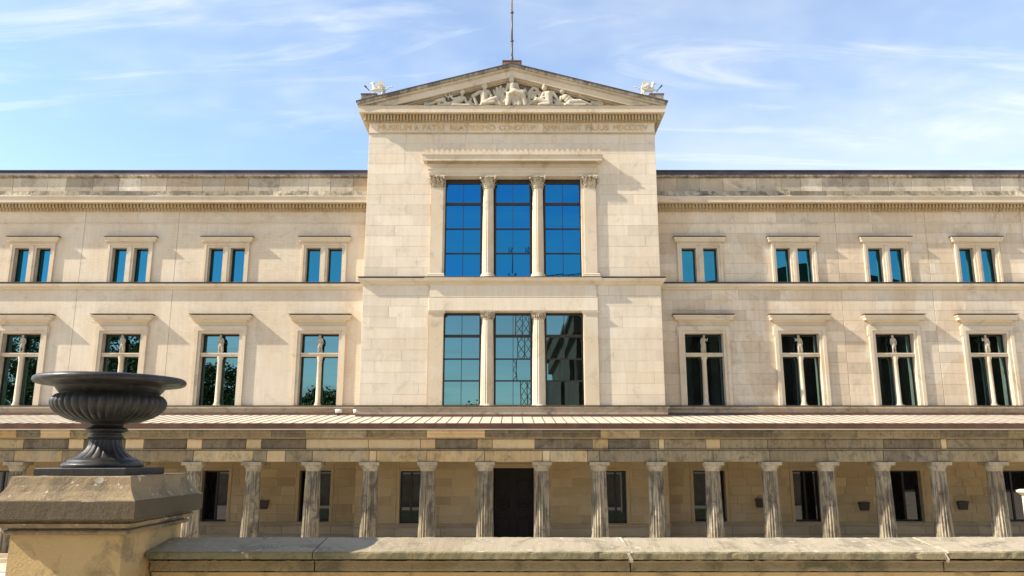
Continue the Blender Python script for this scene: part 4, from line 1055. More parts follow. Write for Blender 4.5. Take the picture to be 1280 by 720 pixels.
# ================================================================== griffins and flagpole
def griffin(x, face, label):
    g_ = thing('griffin_statue', label, 'statue', 'griffins on the pediment corners', loc=(x, DR - 0.15, zg))
    s = face
    def P(a, z, y=0): return (s * a, y, z)
    body = [(P(-0.34, 0.40), P(0.22, 0.44), 0.13, 0.15), (P(0.22, 0.46), P(0.30, 0.74), 0.14, 0.09), (P(0.30, 0.74), P(0.34, 0.86), 0.085, 0.10), (P(0.36, 0.86), P(0.50, 0.82), 0.07, 0.03),
            (P(0.27, 0.92, .04), P(0.24, 1.0, .05), 0.03, 0.015), (P(0.27, 0.92, -.04), P(0.24, 1.0, -.05), 0.03, 0.015),
            (P(-0.32, 0.36, .08), P(-0.42, 0.20, .08), 0.10, 0.06), (P(-0.42, 0.20, .08), P(-0.32, 0.04, .08), 0.05, 0.04), (P(-0.32, 0.03, .08), P(-0.22, 0.03, .08), 0.04, 0.035),
            (P(-0.28, 0.36, -.08), P(-0.30, 0.18, -.08), 0.10, 0.06), (P(-0.30, 0.18, -.08), P(-0.20, 0.04, -.08), 0.05, 0.04), (P(-0.20, 0.03, -.08), P(-0.10, 0.03, -.08), 0.04, 0.035),
            (P(0.22, 0.36, .07), P(0.20, 0.04, .07), 0.06, 0.035), (P(0.20, 0.03, .07), P(0.30, 0.03, .07), 0.035, 0.03),
            (P(0.24, 0.40, -.07), P(0.46, 0.36, -.09), 0.06, 0.045), (P(0.46, 0.36, -.09), P(0.50, 0.24, -.09), 0.04, 0.03), (P(0.50, 0.24, -.09), P(0.58, 0.26, -.09), 0.03, 0.03)]
    figure('body', body, M['white_stone'], g_, 0.02)
    for sy in (-1, 1):
        w_ = MB()
        outl = [(0.16, 0.50), (0.10, 0.66), (-0.02, 0.86), (-0.16, 0.97), (-0.28, 0.94), (-0.38, 0.80), (-0.44, 0.62), (-0.48, 0.42), (-0.40, 0.38), (-0.34, 0.48), (-0.30, 0.42), (-0.22, 0.52), (-0.16, 0.46), (-0.06, 0.52), (0.02, 0.48)]
        n = len(outl); y0 = sy * 0.14
        vs = [(s * a, y0 + sy * 0.12 * (z - 0.45), z) for a, z in outl] + [(s * a * 0.97, y0 + sy * 0.12 * (z - 0.45) + sy * 0.05, z) for a, z in outl]
        w_.add(vs, [tuple(range(n)), tuple(range(2 * n - 1, n - 1, -1))] + [(i, i + n, (i + 1) % n + n, (i + 1) % n) for i in range(n)])
        for k in range(5):
            w_.tube((s * (0.10 - 0.03 * k), y0 + sy * .05, 0.52), (s * (-0.05 - 0.095 * k), y0 + sy * .08, 0.90 - 0.10 * k), 0.03, 0.02, 6)
        w_.build('wing', M['white_stone'], g_)
    w_ = MB(); pts = [(-0.40, 0.40), (-0.55, 0.46), (-0.66, 0.60), (-0.80, 0.64), (-0.90, 0.62)]
    for (a, z), (c, d) in zip(pts, pts[1:]): w_.tube((s * a, 0, z), (s * c, 0, d), 0.035, 0.028, 6)
    w_.build('tail', M['white_stone'], g_)
    w_ = MB(); w_.tube((s * 0.50, -0.09, 0.30), (s * 0.82, -0.09, 0.66), 0.03, 0.03, 6); w_.tube((s * 0.74, -0.09, 0.57), (s * 0.86, -0.09, 0.70), 0.055, 0.045, 8)
    w_.build('torch', M['boxmetal'], g_)
    w_ = MB(); w_.box(-0.5, 0.5, -0.2, 0.2, -0.02, 0.035); w_.build('base_slab', M['white_stone'], g_)
    g_.scale = (0.88, 0.88, 0.88)
    return g_
griffin(XX(473, 110, DR - .2), -1, 'white winged griffin statue facing left on the left corner of the pediment')
griffin(XX(811, 110, DR - .2), 1, 'white winged griffin statue facing right on the right corner of the pediment')

fp = thing('flagpole', 'tall thin flagpole standing on the peak of the pediment', 'flagpole', loc=(XX(640.5, 70, DR), DR - 0.1, zapex))
w = MB(); w.lathe([(0.17, 0), (0.17, 0.06), (0.10, 0.10), (0.075, 0.4)], 12); w.build('socket', M['pole'], fp)
w = MB(); w.tube((0, 0, 0.05), (0, 0, 1.35), 0.06, 0.058, 10); w.tube((0, 0, 1.35), (0, 0, 3.1), 0.055, 0.05, 10); w.build('lower_pole', M['pole'], fp)
w = MB(); w.tube((0, 0, 3.1), (0, 0, 7.5), 0.048, 0.03, 10); w.build('upper_pole', M['polewhite'], fp)
for z in (1.32, 3.08):
    w = MB(); w.lathe([(0.06, 0), (0.10, 0.02), (0.10, 0.09), (0.06, 0.11)], 10, (0, 0, z)); w.build('collar', M['pole'], fp)
w = MB(); w.lathe([(0.01, 7.48), (0.07, 7.54), (0.08, 7.6), (0.05, 7.67), (0.005, 7.7)], 10); w.build('finial', M['polewhite'], fp)

# ================================================================== COLONNADE
DC = 37.5                     # column axis
DE = 37.16                    # entablature front plane
coln = thing('colonnade', 'weathered sandstone colonnade of fluted columns along the foot of the museum', 'colonnade', loc=(0, 0, 0))
ztop_c = ZH(577.3, DC - 0.35)
col_px = [-56, 20, 94, 168, 242, 316, 391, 463, 535, 607, 678, 749.5, 821, 892, 963.5, 1035, 1105, 1175, 1246, 1318]
z_floor = 0.35
def column_proto():
    c = bpy.data.objects.new('column', None); COL.objects.link(c); c.parent = coln
    H = ztop_c - z_floor
    w = MB()
    prof = []
    for i in range(15):
        f = i / 14; prof.append((0.415 - 0.085 * f ** 1.2, (H - 0.42) * f))
    def md(k, a, z):
        return 1 - 0.13 * (abs(math.sin(a * 10)) ** 0.7)
    w.lathe(prof, 120, (0, 0, 0), mod=md)
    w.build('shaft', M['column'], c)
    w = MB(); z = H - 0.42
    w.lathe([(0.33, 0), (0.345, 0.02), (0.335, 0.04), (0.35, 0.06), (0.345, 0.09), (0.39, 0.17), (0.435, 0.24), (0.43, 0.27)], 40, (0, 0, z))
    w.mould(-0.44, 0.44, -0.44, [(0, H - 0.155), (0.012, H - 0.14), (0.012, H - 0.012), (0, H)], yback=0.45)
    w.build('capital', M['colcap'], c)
    return c
proto = column_proto()
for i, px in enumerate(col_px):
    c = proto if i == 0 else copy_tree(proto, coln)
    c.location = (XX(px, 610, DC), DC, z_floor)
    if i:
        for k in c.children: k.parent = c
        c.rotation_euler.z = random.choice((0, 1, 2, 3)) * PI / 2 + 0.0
# entablature of separate stones: (x0, x1, tone)
TN = {'d': 'ent_dark', 'm': 'ent_mid', 'y': 'ent_yellow', 'l': 'ent_light'}
arch = [(-90, -30, 'y'), (-30, 18, 'm'), (18, 78, 'y'), (78, 160, 'm'), (160, 242, 'm'), (242, 317, 'y'), (317, 334, 'm'), (334, 357, 'l'), (357, 391, 'm'), (391, 462, 'y'), (462, 471, 'l'), (471, 534, 'y'), (534, 606, 'y'), (606, 679, 'y'),
        (679, 688, 'l'), (688, 735, 'y'), (735, 750, 'm'), (750, 821, 'm'), (821, 892, 'm'), (892, 963, 'm'), (963, 1035, 'm'), (1035, 1105, 'm'), (1105, 1172, 'd'), (1172, 1248, 'm'), (1248, 1320, 'y'), (1320, 1390, 'm')]
frie = [(-90, -30, 'd'), (-30, 30, 'y'), (30, 86, 'd'), (86, 105, 'l'), (105, 157, 'd'), (157, 180, 'l'), (180, 234, 'd'), (234, 253, 'l'), (253, 308, 'd'), (308, 327, 'l'), (327, 383, 'd'), (383, 461, 'l'), (461, 526, 'l'), (526, 545, 'l'), (545, 597, 'd'),
        (597, 616, 'y'), (616, 669, 'l'), (669, 741, 'd'), (741, 761, 'y'), (761, 812, 'd'), (812, 824, 'm'), (824, 831, 'l'), (831, 883, 'm'), (883, 901, 'l'), (901, 960, 'm'), (960, 1032, 'm'), (1032, 1105, 'm'), (1105, 1166, 'd'), (1166, 1177, 'm'), (1177, 1184, 'l'), (1184, 1280, 'm'), (1280, 1390, 'd')]
corn = [(-90, 0, 'm'), (0, 22, 'y'), (22, 52, 'd'), (52, 89, 'l'), (89, 175, 'm'), (175, 238, 'm'), (238, 255, 'd'), (255, 340, 'm'), (340, 383, 'd'), (383, 460, 'm'), (460, 534, 'm'), (534, 607, 'l'), (607, 680, 'd'), (680, 751, 'd'), (751, 800, 'y'), (800, 870, 'm'), (870, 965, 'd'),
        (965, 1070, 'm'), (1070, 1175, 'm'), (1175, 1260, 'd'), (1260, 1390, 'm')]
def run(name, lst, y0, y1, D, prof=None, depth=0.62):
    z0, z1 = ZH(y1, D), ZH(y0, D)
    for a, b_, t_ in lst:
        xa, xb = XX(a, (y0 + y1) / 2, D), XX(b_, (y0 + y1) / 2, D)
        w = MB(); pr = random.uniform(-0.006, 0.006)
        if prof: w.mould(xa + 0.008, xb - 0.008, D, [(p + pr, z0 + (z1 - z0) * f) for p, f in prof], yback=D + depth, left=False, right=False)
        else: w.bbox(xa + 0.008, xb - 0.008, D + pr, D + depth, z0 + 0.004, z1 - 0.004, 0.018)
        o = w.build(name, M[TN[t_]], coln); set_attr(o, 'tone', random.gauss(0, 0.35)); set_attr(o, 'hue', max(0, random.uniform(-1, 1)))
run('architrave_block', arch, 563.2, 577.3, DE)
run('frieze_block', frie, 548.8, 561.2, DE + 0.02)
run('cornice_block', corn, 537.4, 546.8, DE - 0.28, [(0.0, 0.0), (0.04, 0.06), (0.05, 0.62), (0.09, 0.70), (0.10, 0.98), (0.05, 1.0)], 0.9)
w = MB(); xa, xb = -XE, XE
w.mould(xa, xb, DE, [(-0.01, ZH(562.9, DE)), (0.06, ZH(562.4, DE)), (0.06, ZH(561.6, DE)), (-0.01, ZH(561.3, DE))], yback=DE + 0.5, left=False, right=False)
w.mould(xa, xb, DE, [(0.0, ZH(548.6, DE)), (0.12, ZH(548.2, DE)), (0.2, ZH(546.9, DE))], yback=DE + 0.5, left=False, right=False)
w.build('taenia', M['ent_mid'], coln)
# inner beam and ceiling of the walk
w = MB(); w.box(-XE, XE, DC + 0.35, DC + 0.55, ztop_c + 0.01, ztop_c + 0.9)
zz0 = ztop_c + 0.55
w.box(-XE, -HW - .01, DC + 0.56, DW - 0.02, zz0, zz0 + 0.12); w.box(HW + .01, XE, DC + 0.56, DW - 0.02, zz0, zz0 + 0.12); w.box(-HW - .005, HW + .005, DC + 0.56, DR - 0.06, zz0, zz0 + 0.12)
w.build('ceiling_slab', M['ent_mid'], coln)
# floor and steps
for k in range(2):
    w = MB(); w.box(-XE, XE, DC - 0.6 - 0.35 * (1 - k), DR - 0.07, 0.005 + k * 0.172, 0.175 * (k + 1)); w.build('step', M['plinth'], coln)
w = MB(); w.box(-XE, -HW, DR - 0.06, DW - 0.07, 0.005, 0.349); w.box(HW, XE, DR - 0.06, DW - 0.07, 0.005, 0.349); w.build('step', M['plinth'], coln)
# gutter and drip
DG = 36.30
w = MB(); w.mould(-XE, XE, DG, [(-0.05, ZH(535.6, DG)), (0.0, ZH(535.5, DG)), (0.03, ZH(530.2, DG)), (0.06, ZH(529.2, DG)), (0.0, ZH(528.9, DG))], yback=DG + 0.35, left=False, right=False)
w.build('gutter', M['gutter'], coln)
w = MB(); w.box(-XE, XE, DG + 0.01, DG + 0.25, ZH(537.2, DG), ZH(535.9, DG)); w.build('drip_edge', M['panel'], coln)
# roof of pale sheets between brown standing seams
yr0, zr0 = DG + 0.05, ZH(528.9, DG) - 0.02
zr_w = ZH(518.6, DW); sl = (zr_w - zr0) / (DW - yr0)
def zroof(y): return zr0 + sl * (y - yr0)
pitchx = 0.50
n = int(2 * XE / pitchx)
seams = MB(); n_left = 0
xs0 = -XE
for i in range(n):
    xa = xs0 + i * pitchx; xb = xa + pitchx
    ye = DR - 0.11 if (xb > -HW - 0.1 and xa < HW + 0.1) else DW - 0.11
    w = MB(); dzz = random.uniform(-0.004, 0.004)
    w.add([(xa + .015, yr0, zr0 - 0.03), (xb - .015, yr0, zr0 - 0.03), (xb - .015, ye, zroof(ye) - 0.03), (xa + .015, ye, zroof(ye) - 0.03),
           (xa + .015, yr0, zr0 + dzz), (xb - .015, yr0, zr0 + dzz), (xb - .015, ye, zroof(ye) + dzz), (xa + .015, ye, zroof(ye) + dzz)],
          [(0, 3, 2, 1), (4, 5, 6, 7), (0, 1, 5, 4), (1, 2, 6, 5), (2, 3, 7, 6), (3, 0, 4, 7)])
    o = w.build('roof_sheet', M['panel'], coln)
    w = MB(); w.add([(xa - .012, yr0 - .01, zr0 - 0.05), (xa + .012, yr0 - .01, zr0 - 0.05), (xa + .012, ye, zroof(ye) - 0.05), (xa - .012, ye, zroof(ye) - 0.05),
           (xa - .012, yr0 - .01, zr0 + 0.018), (xa + .012, yr0 - .01, zr0 + 0.018), (xa + .012, ye, zroof(ye) + .018), (xa - .012, ye, zroof(ye) + .018)],
          [(0, 3, 2, 1), (4, 5, 6, 7), (0, 1, 5, 4), (1, 2, 6, 5), (2, 3, 7, 6), (3, 0, 4, 7)])
    w.build('roof_seam', M['seam'], coln)
# upstand where the roof meets the wall
w = MB()
for a, c, D in ((-XE, -HW - 0.13, DW), (HW + 0.13, XE, DW), (-HW - 0.12, HW + 0.12, DR)):
    w.box(a, c, D - 0.17, D - 0.112, zroof(D) - 0.06, zroof(D) + 0.10)
w.build('flashing', M['gutter'], coln)

# ================================================================== wall boxes and roof lamps
for k, (px, py, lab) in enumerate(((330, 632, 'leftmost of the dark wall boxes, half hidden behind a column between the two left windows'), (951, 630, 'small dark wall box nearest the door on its right side, beside a sooty column'),
                                   (1080, 634, 'dark wall box second from right, left of a pale column and window'), (1203, 633, 'rightmost of the dark wall boxes, between the last two columns before the right edge'))):
    bx = thing('wall_box', lab, 'wall box', 'dark metal boxes on the wall behind the colonnade', loc=(XX(px, py, DW), DW - 0.02, ZH(py + 4, DW)))
    w = MB(); w.prism([(-0.20, 0), (0.20, 0), (0.26, 0.36), (-0.26, 0.36)], -0.16, 0.0); w.build('housing', M['boxmetal'], bx)
    w = MB(); w.prism([(-0.29, 0.361), (0.29, 0.361), (0.24, 0.42), (-0.24, 0.42)], -0.21, 0.0); w.build('lid', M['boxmetal'], bx)
for k, px in enumerate((423.5, 446)):
    y_ = DW - 0.55 if k == 0 else DW - 0.6
    lp = thing('roof_spotlight', ('left' if k == 0 else 'right') + ' one of two small white spotlights on the colonnade roof', 'spotlight', 'spotlights on the colonnade roof', loc=(XX(px, 517, y_), y_, zroof(y_)))
    w = MB(); w.box(-0.05, 0.05, -0.05, 0.05, 0, 0.12); w.box(-0.14, 0.14, -0.02, 0.02, 0.10, 0.13); w.build('bracket', M['gutter'], lp)
    w = MB(); w.tube((-0.17, -0.08, 0.22), (0.17, -0.02, 0.24), 0.10, 0.10, 12); w.build('lamp_head', M['lampwhite'], lp)
    w = MB(); w.tube((-0.19, -0.083, 0.219), (-0.172, -0.08, 0.22), 0.11, 0.11, 12); w.build('lens_ring', M['dark_frame'], lp)

# ================================================================== FOREGROUND
# --- balustrade wall with sloped coping stones
bw = thing('stone_parapet', 'long low stone parapet with pale sloped coping running across the foreground', 'parapet', loc=(0, 0, 0))
YF, YB = 5.28, 5.80
zfe = EYE + YF * math.tan(T + math.atan((360 - 690.5) / F))
zbk = EYE + 5.70 * math.tan(T + math.atan((360 - 671.5) / F))
zfb = EYE + YF * math.tan(T + math.atan((360 - 700.5) / F))
def fx(px, y, Y): 
    h = EYE + Y * math.tan(T + math.atan((360 - y) / F)) - EYE
    return (px - 640.5) * (Y * math.cos(T) + h * math.sin(T)) / F
joints = [-2.33, fx(391, 690, YF), fx(790, 690, YF), fx(1186, 690, YF), 5.2]
def rough_bar(name, xa, xb, prof, m, seed, amp=0.004, tone=0.0, nx=60, chips=()):
    rr = random.Random(seed); w_ = MB(); n_ = len(prof); vs = []
    for i in range(nx + 1):
        x = xa + (xb - xa) * i / nx
        for j, (y, z) in enumerate(prof):
            e = 1 if 0 < j < n_ - 1 else 0
            d = rr.gauss(0, amp) * e
            if j in (1, 2):
                for (cx, cw, cd) in chips:
                    d += cd * max(0, 1 - abs(x - cx) / cw)
            vs.append((x, y + abs(d) * 0.8, z + (-abs(d) if j == 2 else d * 0.5 if j != 1 else abs(d) * .6)))
    fs = [(i * n_ + j, (i + 1) * n_ + j, (i + 1) * n_ + j + 1, i * n_ + j + 1) for i in range(nx) for j in range(n_ - 1)]
    fs += [tuple(range(n_)), tuple(range(nx * n_ + n_ - 1, nx * n_ - 1, -1))]
    fs += [(i * n_ + n_ - 1, (i + 1) * n_ + n_ - 1, (i + 1) * n_, i * n_) for i in range(nx)]
    w_.add(vs, fs)
    o = w_.build(name, m, bw); set_attr(o, 'tone', tone)
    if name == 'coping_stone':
        o.data.materials.append(M['moss_shade'])
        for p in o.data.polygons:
            if max(o.data.vertices[v].co.y for v in p.vertices) < YF + 0.06: p.material_index = 1  # olive moss tone, with the shade of the front edge darkened into it
    return o
for k in range(4):
    xa, xb = joints[k] + 0.004, joints[k + 1] - 0.004
    if k == 0: xa = -2.325
    dz_ = (0, 0.0, -0.002, 0.003)[k]
    ch = [(random.uniform(xa, xb), random.uniform(0.02, 0.08), random.uniform(0.004, 0.012)) for _ in range(8 if k > 1 else 4)]
    rough_bar('coping_stone', xa, xb, [(YF + 0.05, zfb + dz_), (YF, zfb + 0.006 + dz_), (YF, zfe + dz_ - 0.004), (YF + 0.012, zfe + dz_ + 0.003), ((YF + 5.7) / 2, (zfe + zbk) / 2 + dz_ + 0.003), (5.69, zbk + dz_), (5.80, zbk - 0.02 + dz_), (5.80, zfb + dz_)], M['coping'], k, 0.0022, tone=(-0.1, 0.0, 0.05, 0.15)[k], chips=ch)
    # mossy fascia strip under the coping and lower rails
    z1 = zfb - 0.004
    z2 = EYE + 5.36 * math.tan(T + math.atan((360 - 714.5) / F))
    rough_bar('rail_stone', xa, xb, [(5.45, z2), (5.36, z2), (5.355, z2 + 0.02), (5.355, z1 - 0.02), (5.33, z1 - 0.005), (5.40, z1), (5.74, z1), (5.74, z2)], M['rail'], 20 + k, 0.003)
w = MB(); w.box(-2.32, 5.2, 5.43, 5.70, 2.96, z2 - 0.004); w.build('lower_wall', M['ped'], bw)
w = MB(); w.mould(-2.32, 5.2, 5.43, [(0.0, z2 - 0.05), (0.03, z2 - 0.045), (0.05, z2 - 0.02), (0.06, z2 - 0.006)], left=False, right=False); w.build('lower_moulding', M['ped'], bw)
# pale mortar in two joints
for k, tnm in ((2, 0.009), (3, 0.005)):
    w = MB(); x = joints[k]
    pts = [(YF - 0.001, zfb + .004), (YF - 0.001, zfe - 0.003), (5.68, zbk + 0.0015)]
    for (y0, z0), (y1, z1_) in zip(pts, pts[1:]):
        w.add([(x - tnm, y0, z0), (x + tnm, y0, z0), (x + tnm - .02, y1, z1_), (x - tnm - .02, y1, z1_), (x - tnm, y0 + .02, z0 - .02), (x + tnm, y0 + .02, z0 - .02), (x + tnm - .02, y1 + .02, z1_ - .02), (x - tnm - .02, y1 + .02, z1_ - .02)],
              [(0, 1, 2, 3), (0, 4, 5, 1), (1, 5, 6, 2), (2, 6, 7, 3), (3, 7, 4, 0)])
    w.build('mortar_joint', M['marble'], bw)

# --- pedestal
pd = thing('stone_pedestal', 'massive ochre sandstone pedestal with flared cap carrying the black urn', 'pedestal', loc=(-2.70, 5.41, 2.95))
px0, px1, py0, py1 = -3.12, -2.24, 4.88, 5.94
H = lambda y, Y: EYE + Y * math.tan(T + math.atan((360 - y) / F)) - 2.95
cxp, cyp = -2.70, 5.41
def ring(mb, prof, sub=14, seed=3, amp=0.002):
    """square section stack: prof (inset from cap edge, z), subdivided and slightly worn"""
    rr = random.Random(seed); vs = []; n_ = 0
    for p, z in prof:
        x0, x1, y0, y1 = px0 + p - cxp, px1 - p - cxp, py0 + p - cyp, py1 - p - cyp
        L_ = [(x0 + (x1 - x0) * i / sub, y0) for i in range(sub)] + [(x1, y0 + (y1 - y0) * i / sub) for i in range(sub)] + [(x1 - (x1 - x0) * i / sub, y1) for i in range(sub)] + [(x0, y1 - (y1 - y0) * i / sub) for i in range(sub)]
        n_ = len(L_)
        for (x, y) in L_: 
            j = rr.gauss(0, amp); vs.append((x * (1 - abs(j)), y * (1 - abs(j)), z + j * 0.6))
    fs = [(k * n_ + i, k * n_ + (i + 1) % n_, (k + 1) * n_ + (i + 1) % n_, (k + 1) * n_ + i) for k in range(len(prof) - 1) for i in range(n_)]
    fs += [tuple(range(n_ - 1, -1, -1)), tuple(range((len(prof) - 1) * n_, len(prof) * n_))]
    mb.add(vs, fs)
z_ft, z_fb = H(626, 4.88), H(651.5, 4.88)
z_tt = H(595.3, 4.96)
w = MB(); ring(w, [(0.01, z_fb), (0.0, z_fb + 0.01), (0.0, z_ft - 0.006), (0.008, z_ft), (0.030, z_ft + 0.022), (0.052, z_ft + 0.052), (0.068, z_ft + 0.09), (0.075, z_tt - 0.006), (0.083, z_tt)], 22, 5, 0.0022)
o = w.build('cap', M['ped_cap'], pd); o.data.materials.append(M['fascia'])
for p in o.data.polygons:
    if max(o.data.vertices[v].co.z for v in p.vertices) < z_ft + 0.002: p.material_index = 1  # darker brown paints the shade of the upright fascia into its colour
w = MB(); zb1 = H(668.5, 4.97)
ring(w, [(0.085, zb1), (0.066, zb1 + 0.004), (0.060, zb1 + 0.012), (0.062, zb1 + 0.022), (0.070, zb1 + 0.028), (0.088, zb1 + 0.029), (0.088, zb1 + 0.040), (0.055, zb1 + 0.042), (0.040, zb1 + 0.055), (0.034, z_fb - 0.018), (0.055, z_fb - 0.016), (0.055, z_fb - 0.001)], 16, 6, 0.0010)
w.build('neck_moulding', M['ped_cap'], pd)
w = MB(); ring(w, [(0.04, 0.0), (0.04, 0.12), (0.10, 0.15), (0.10, zb1 - 0.003)], 10, 7, 0.001)
w.build('shaft', M['ped'], pd)

# --- urn
uz = 2.95 + z_tt
ur = thing('urn', 'large black cast iron urn with wide rim and ribbed bowl on the pedestal', 'urn', loc=(-2.70, 5.37, uz))
base_h = uz - EYE
def h2(v): return v - base_h         # heights above the eye -> above the urn's foot
w = MB(); b_ = 0.005
s2 = 0.285
w.lathe([(s2 * math.sqrt(2) - 0.004, 0.0), (s2 * math.sqrt(2), 0.004), (s2 * math.sqrt(2), 0.042), (s2 * math.sqrt(2) - 0.005, 0.047)], 4, smooth=False)
o = w.build('plinth', M['iron'], ur); o.rotation_euler.z = PI / 4
z0 = 0.047
w = MB(); w.lathe([(0.240, z0), (0.247, z0 + 0.008), (0.247, z0 + 0.022), (0.236, z0 + 0.03), (0.219, z0 + 0.034), (0.215, z0 + 0.045), (0.203, z0 + 0.052), (0.19, z0 + 0.058), (0.17, z0 + 0.064)], 96)
w.build('foot', M['iron'], ur)
z1 = z0 + 0.055; z2 = h2(0.105)
w = MB(); pr = []
for i in range(17):
    f = i / 16; pr.append((0.098 + 0.092 * (1 - f) ** 2.2, z1 + (z2 - z1) * f))
w.lathe(pr, 160, mod=lambda k, a, z: 1 - 0.09 * (1 - abs(math.cos(a * 9)) ** 0.5))
zt_ = h2(0.215)
w.lathe([(0.098, z2), (0.106, z2 + 0.006), (0.106, z2 + 0.012), (0.099, z2 + 0.016), (0.104, z2 + 0.022), (0.104, z2 + 0.028), (0.097, z2 + 0.032), (0.095, z2 + 0.042), (0.11, z2 + 0.048), (0.128, z2 + 0.056), (0.132, z2 + 0.066), (0.12, z2 + 0.076), (0.10, z2 + 0.082), (0.095, z2 + 0.10), (0.098, zt_ + 0.01)], 96)
for i in range(44):
    a = 2 * PI * i / 44
    bm = bmesh.new(); bmesh.ops.create_icosphere(bm, subdivisions=1, radius=0.0075, matrix=Matrix.Translation((0.107 * math.cos(a), 0.107 * math.sin(a), z2 + 0.009)))
    w.add([v.co for v in bm.verts], [tuple(v.index for v in f.verts) for f in bm.faces], True); bm.free()
w.build('stem', M['iron'], ur)
w = MB(); pr = []; zb0, zb1_ = h2(0.205), h2(0.395)
for i in range(25):
    f = i / 24
    ang = f * PI * 0.62 - PI / 2
    r = 0.085 + 0.310 * math.sin(min(f * 1.24, 1.0) * PI / 2) ** 0.75 if f < 0.806 else 0.395 - 0.035 * ((f - 0.806) / 0.194) ** 2
    zz_ = zb0 + (zb1_ - zb0) * (f ** 1.35)
    pr.append((r, zz_))
def gad(k, a, z):
    e = min(1, max(0, (k - 2) / 6)) * min(1, (24 - k) / 3 + 0.15)
    return 1 - 0.055 * e * (1 - abs(math.cos(a * 20)) ** 0.55)
pr = [(a * 0.905, b) for a, b in pr]
w.lathe(pr, 320, mod=gad)
w.build('bowl', M['iron'], ur)
w = MB(); zn = zb1_ - 0.004; zr_ = h2(0.47)
w.lathe([(0.300, zn - 0.01), (0.318, zn), (0.318, zn + 0.008), (0.304, zn + 0.012), (0.304, zn + 0.022), (0.310, zn + 0.037), (0.332, zn + 0.054), (0.372, zn + 0.067), (0.415, zn + 0.073), (0.448, zn + 0.076), (0.463, zn + 0.083), (0.470, zn + 0.097), (0.466, zn + 0.112), (0.452, zn + 0.122), (0.43, zn + 0.125),
         (0.40, zn + 0.115), (0.36, zn + 0.085), (0.31, zn + 0.02), (0.2, zn - 0.04), (0.02, zn - 0.06)], 128)
w.build('rim', M['iron'], ur)

# --- small post at the right edge, standing on the far side of the court stair
ps = thing('stone_post', 'small pale stone post with a moulded cap at the right edge beyond the parapet', 'post', loc=(0, 0, 0))
YP = 14.0
def hp(y): return EYE + YP * math.tan(T + math.atan((360 - y) / F))
def xp(px): return (px - 640.5) * (YP * math.cos(T) + (hp(620) - EYE) * math.sin(T)) / F
xl = xp(1274.5) + 0.40
w = MB(); w.mould(xl, xl + 0.6, YP, [(0.0, hp(621)), (0.02, hp(619.5)), (0.07, hp(617)), (0.08, hp(614.5)), (0.0, hp(613))], yback=YP + 0.6); w.build('cap', M['trim'], ps)
w = MB(); w.box(xl + 0.01, xl + 0.59, YP + 0.01, YP + 0.59, 0.0, hp(621) - 0.002); w.build('shaft', M['trim'], ps)

# ================================================================== BEHIND THE CAMERA (what the glass mirrors)
gal = thing('gallery_building', 'tall dark classical stone gallery standing behind the terrace', 'building', loc=(0, 0, 0))
GX0, GX1, GY, GH = 8.5, 78.0, -30.0, 26.0
w = MB(); w.box(GX0, GX1, GY - 60, GY - 2.5, 0, GH); w.build('wall', M['gallery'], gal)
w = MB(); w.box(GX0 - 1, GX1 + 1, GY - 62, GY + 0.6, 0, 8.0); w.build('podium', M['gallery'], gal)
for i in range(18):
    w = MB(); cx = GX0 + 1.2 + i * 3.95
    w.lathe([(0.95, 8.01), (0.95, 8.5), (0.75, 8.7), (0.62, 20.5), (0.75, 20.8), (1.0, 22.0)], 20, (cx, GY - 0.7, 0)); w.build('column', M['gallery'], gal)
w = MB(); w.box(GX0 - 0.8, GX1 + 0.8, GY - 62, GY + 0.5, 22.01, 24.6); w.box(GX0 - 1.3, GX1 + 1.3, GY - 62, GY + 1.0, 24.61, 25.4); w.build('entablature', M['gallery'], gal)
w = MB(); w.prism([(GX0 - 1.3, 25.41), (GX1 + 1.3, 25.41), ((GX0 + GX1) / 2, 32.5)], GY - 61, GY + 0.8); w.build('roof', M['gallery'], gal)

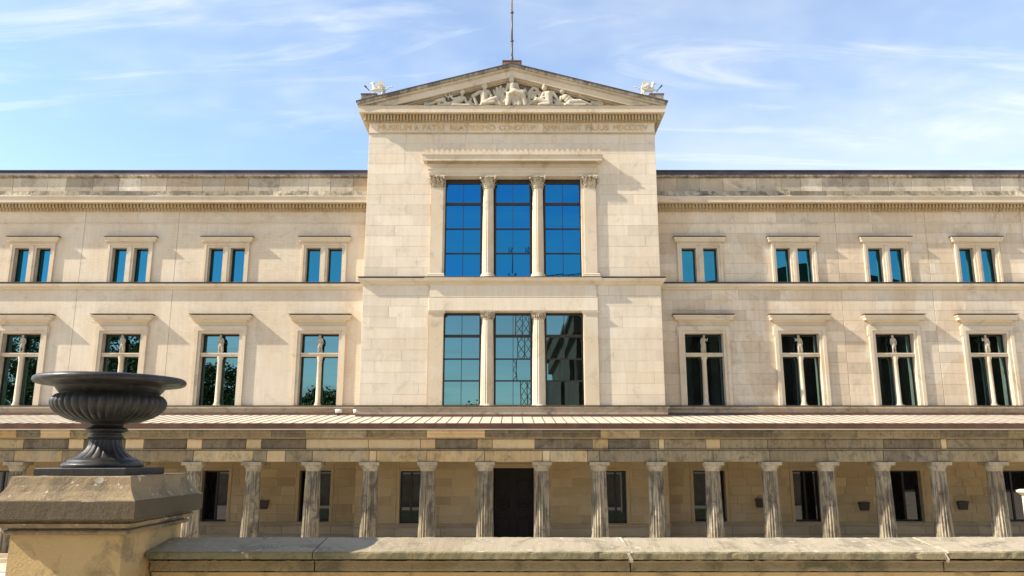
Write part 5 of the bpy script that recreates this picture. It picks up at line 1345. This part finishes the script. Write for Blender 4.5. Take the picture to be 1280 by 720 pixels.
def tree(x, y, h, r, label, seed):
    rr = random.Random(seed)
    t_ = thing('leafy_tree', label, 'tree', 'trees behind the terrace', loc=(x, y, 0))
    w_ = MB(); w_.tube((0, 0, 0), (0.2, 0, h * 0.4), h * 0.028, h * 0.018, 10)
    tips = []
    for i in range(9):
        a = i * 2.4; z = h * (0.3 + 0.04 * i)
        e = (r * 0.7 * math.cos(a), r * 0.7 * math.sin(a), h * (0.5 + 0.05 * i)); w_.tube((0.1, 0, z), e, h * 0.010, h * 0.003, 6); tips.append(e)
    w_.tube((0.2, 0, h * .4), (0, 0, h * 0.85), h * 0.018, h * 0.004, 8)
    w_.build('trunk', M['bark'], t_)
    w_ = MB(); cl = []
    for i in range(150):
        u_, v_, q = rr.uniform(-1, 1), rr.uniform(0, 2 * PI), rr.random() ** 0.4
        k = math.sqrt(1 - u_ * u_)
        cl.append((r * q * k * math.cos(v_), r * q * k * math.sin(v_), h * 0.64 + h * 0.36 * q * u_, rr.uniform(0.6, 1.4)))
    vs, fs = [], []
    for (cx, cy, cz, s_) in cl:
        for j in range(110):
            d = Vector((rr.gauss(0, 1), rr.gauss(0, 1), rr.gauss(0, .8))) * s_ * 0.6
            a = Vector((rr.gauss(0, 1), rr.gauss(0, 1), rr.gauss(0, 1))).normalized(); b2 = a.orthogonal().normalized()
            c_ = Vector((cx, cy, cz)) + d; z_ = 0.25
            o_ = len(vs); vs += [c_ - a * z_, c_ + b2 * z_ * .6, c_ + a * z_, c_ - b2 * z_ * .6]; fs.append((o_, o_ + 1, o_ + 2, o_ + 3))
    w_.add(vs, fs); w_.build('crown', M['leaf'], t_)
tree(-24, -20, 13.5, 5.5, 'round leafy tree behind the terrace nearest the gallery', 3)
tree(-38, -20, 16, 7.0, 'broad leafy tree second from the gallery behind the terrace', 1)
tree(-51, -20, 23, 8.0, 'tallest leafy tree behind the terrace', 2)
tree(-64, -20, 24, 8.5, 'leafy tree at the far end of the row behind the terrace', 5)
tree(-7, -48, 12, 4.5, 'small leafy tree beside the tower crane', 4)

cr = thing('tower_crane', 'ochre lattice tower crane standing far behind the terrace', 'crane', loc=(1.2, -62, 0))
def lattice(mb, a, b2, wd, n_, r):
    a = Vector(a); b2 = Vector(b2); d = (b2 - a); u = d.normalized().orthogonal().normalized(); v = d.normalized().cross(u)
    cs = [(u * sx + v * sy) * wd / 2 for sx, sy in ((-1, -1), (1, -1), (1, 1), (-1, 1))]
    for c in cs: mb.tube(a + c, b2 + c, r, r, 4)
    for i in range(n_):
        p, q = a + d * i / n_, a + d * (i + 1) / n_
        for j in range(4):
            mb.tube(p + cs[j], q + cs[(j + 1) % 4], r * 0.6, r * 0.6, 4)
w = MB(); lattice(w, (0, 0, 0), (0, 0, 38), 1.8, 20, 0.12); w.build('mast', M['crane'], cr)
w = MB(); lattice(w, (0, 0, 36), (-34, -6, 38), 1.2, 18, 0.10); lattice(w, (0, 0, 36), (10, 2, 36.5), 1.4, 5, 0.10); w.build('jib', M['crane'], cr)
w = MB(); lattice(w, (0, 0, 38), (0, 0, 43), 0.8, 4, 0.09); w.build('peak', M['crane'], cr)
w = MB(); w.box(7, 10, 0, 3, 33.5, 35.4); w.build('counterweight', M['gallery'], cr)
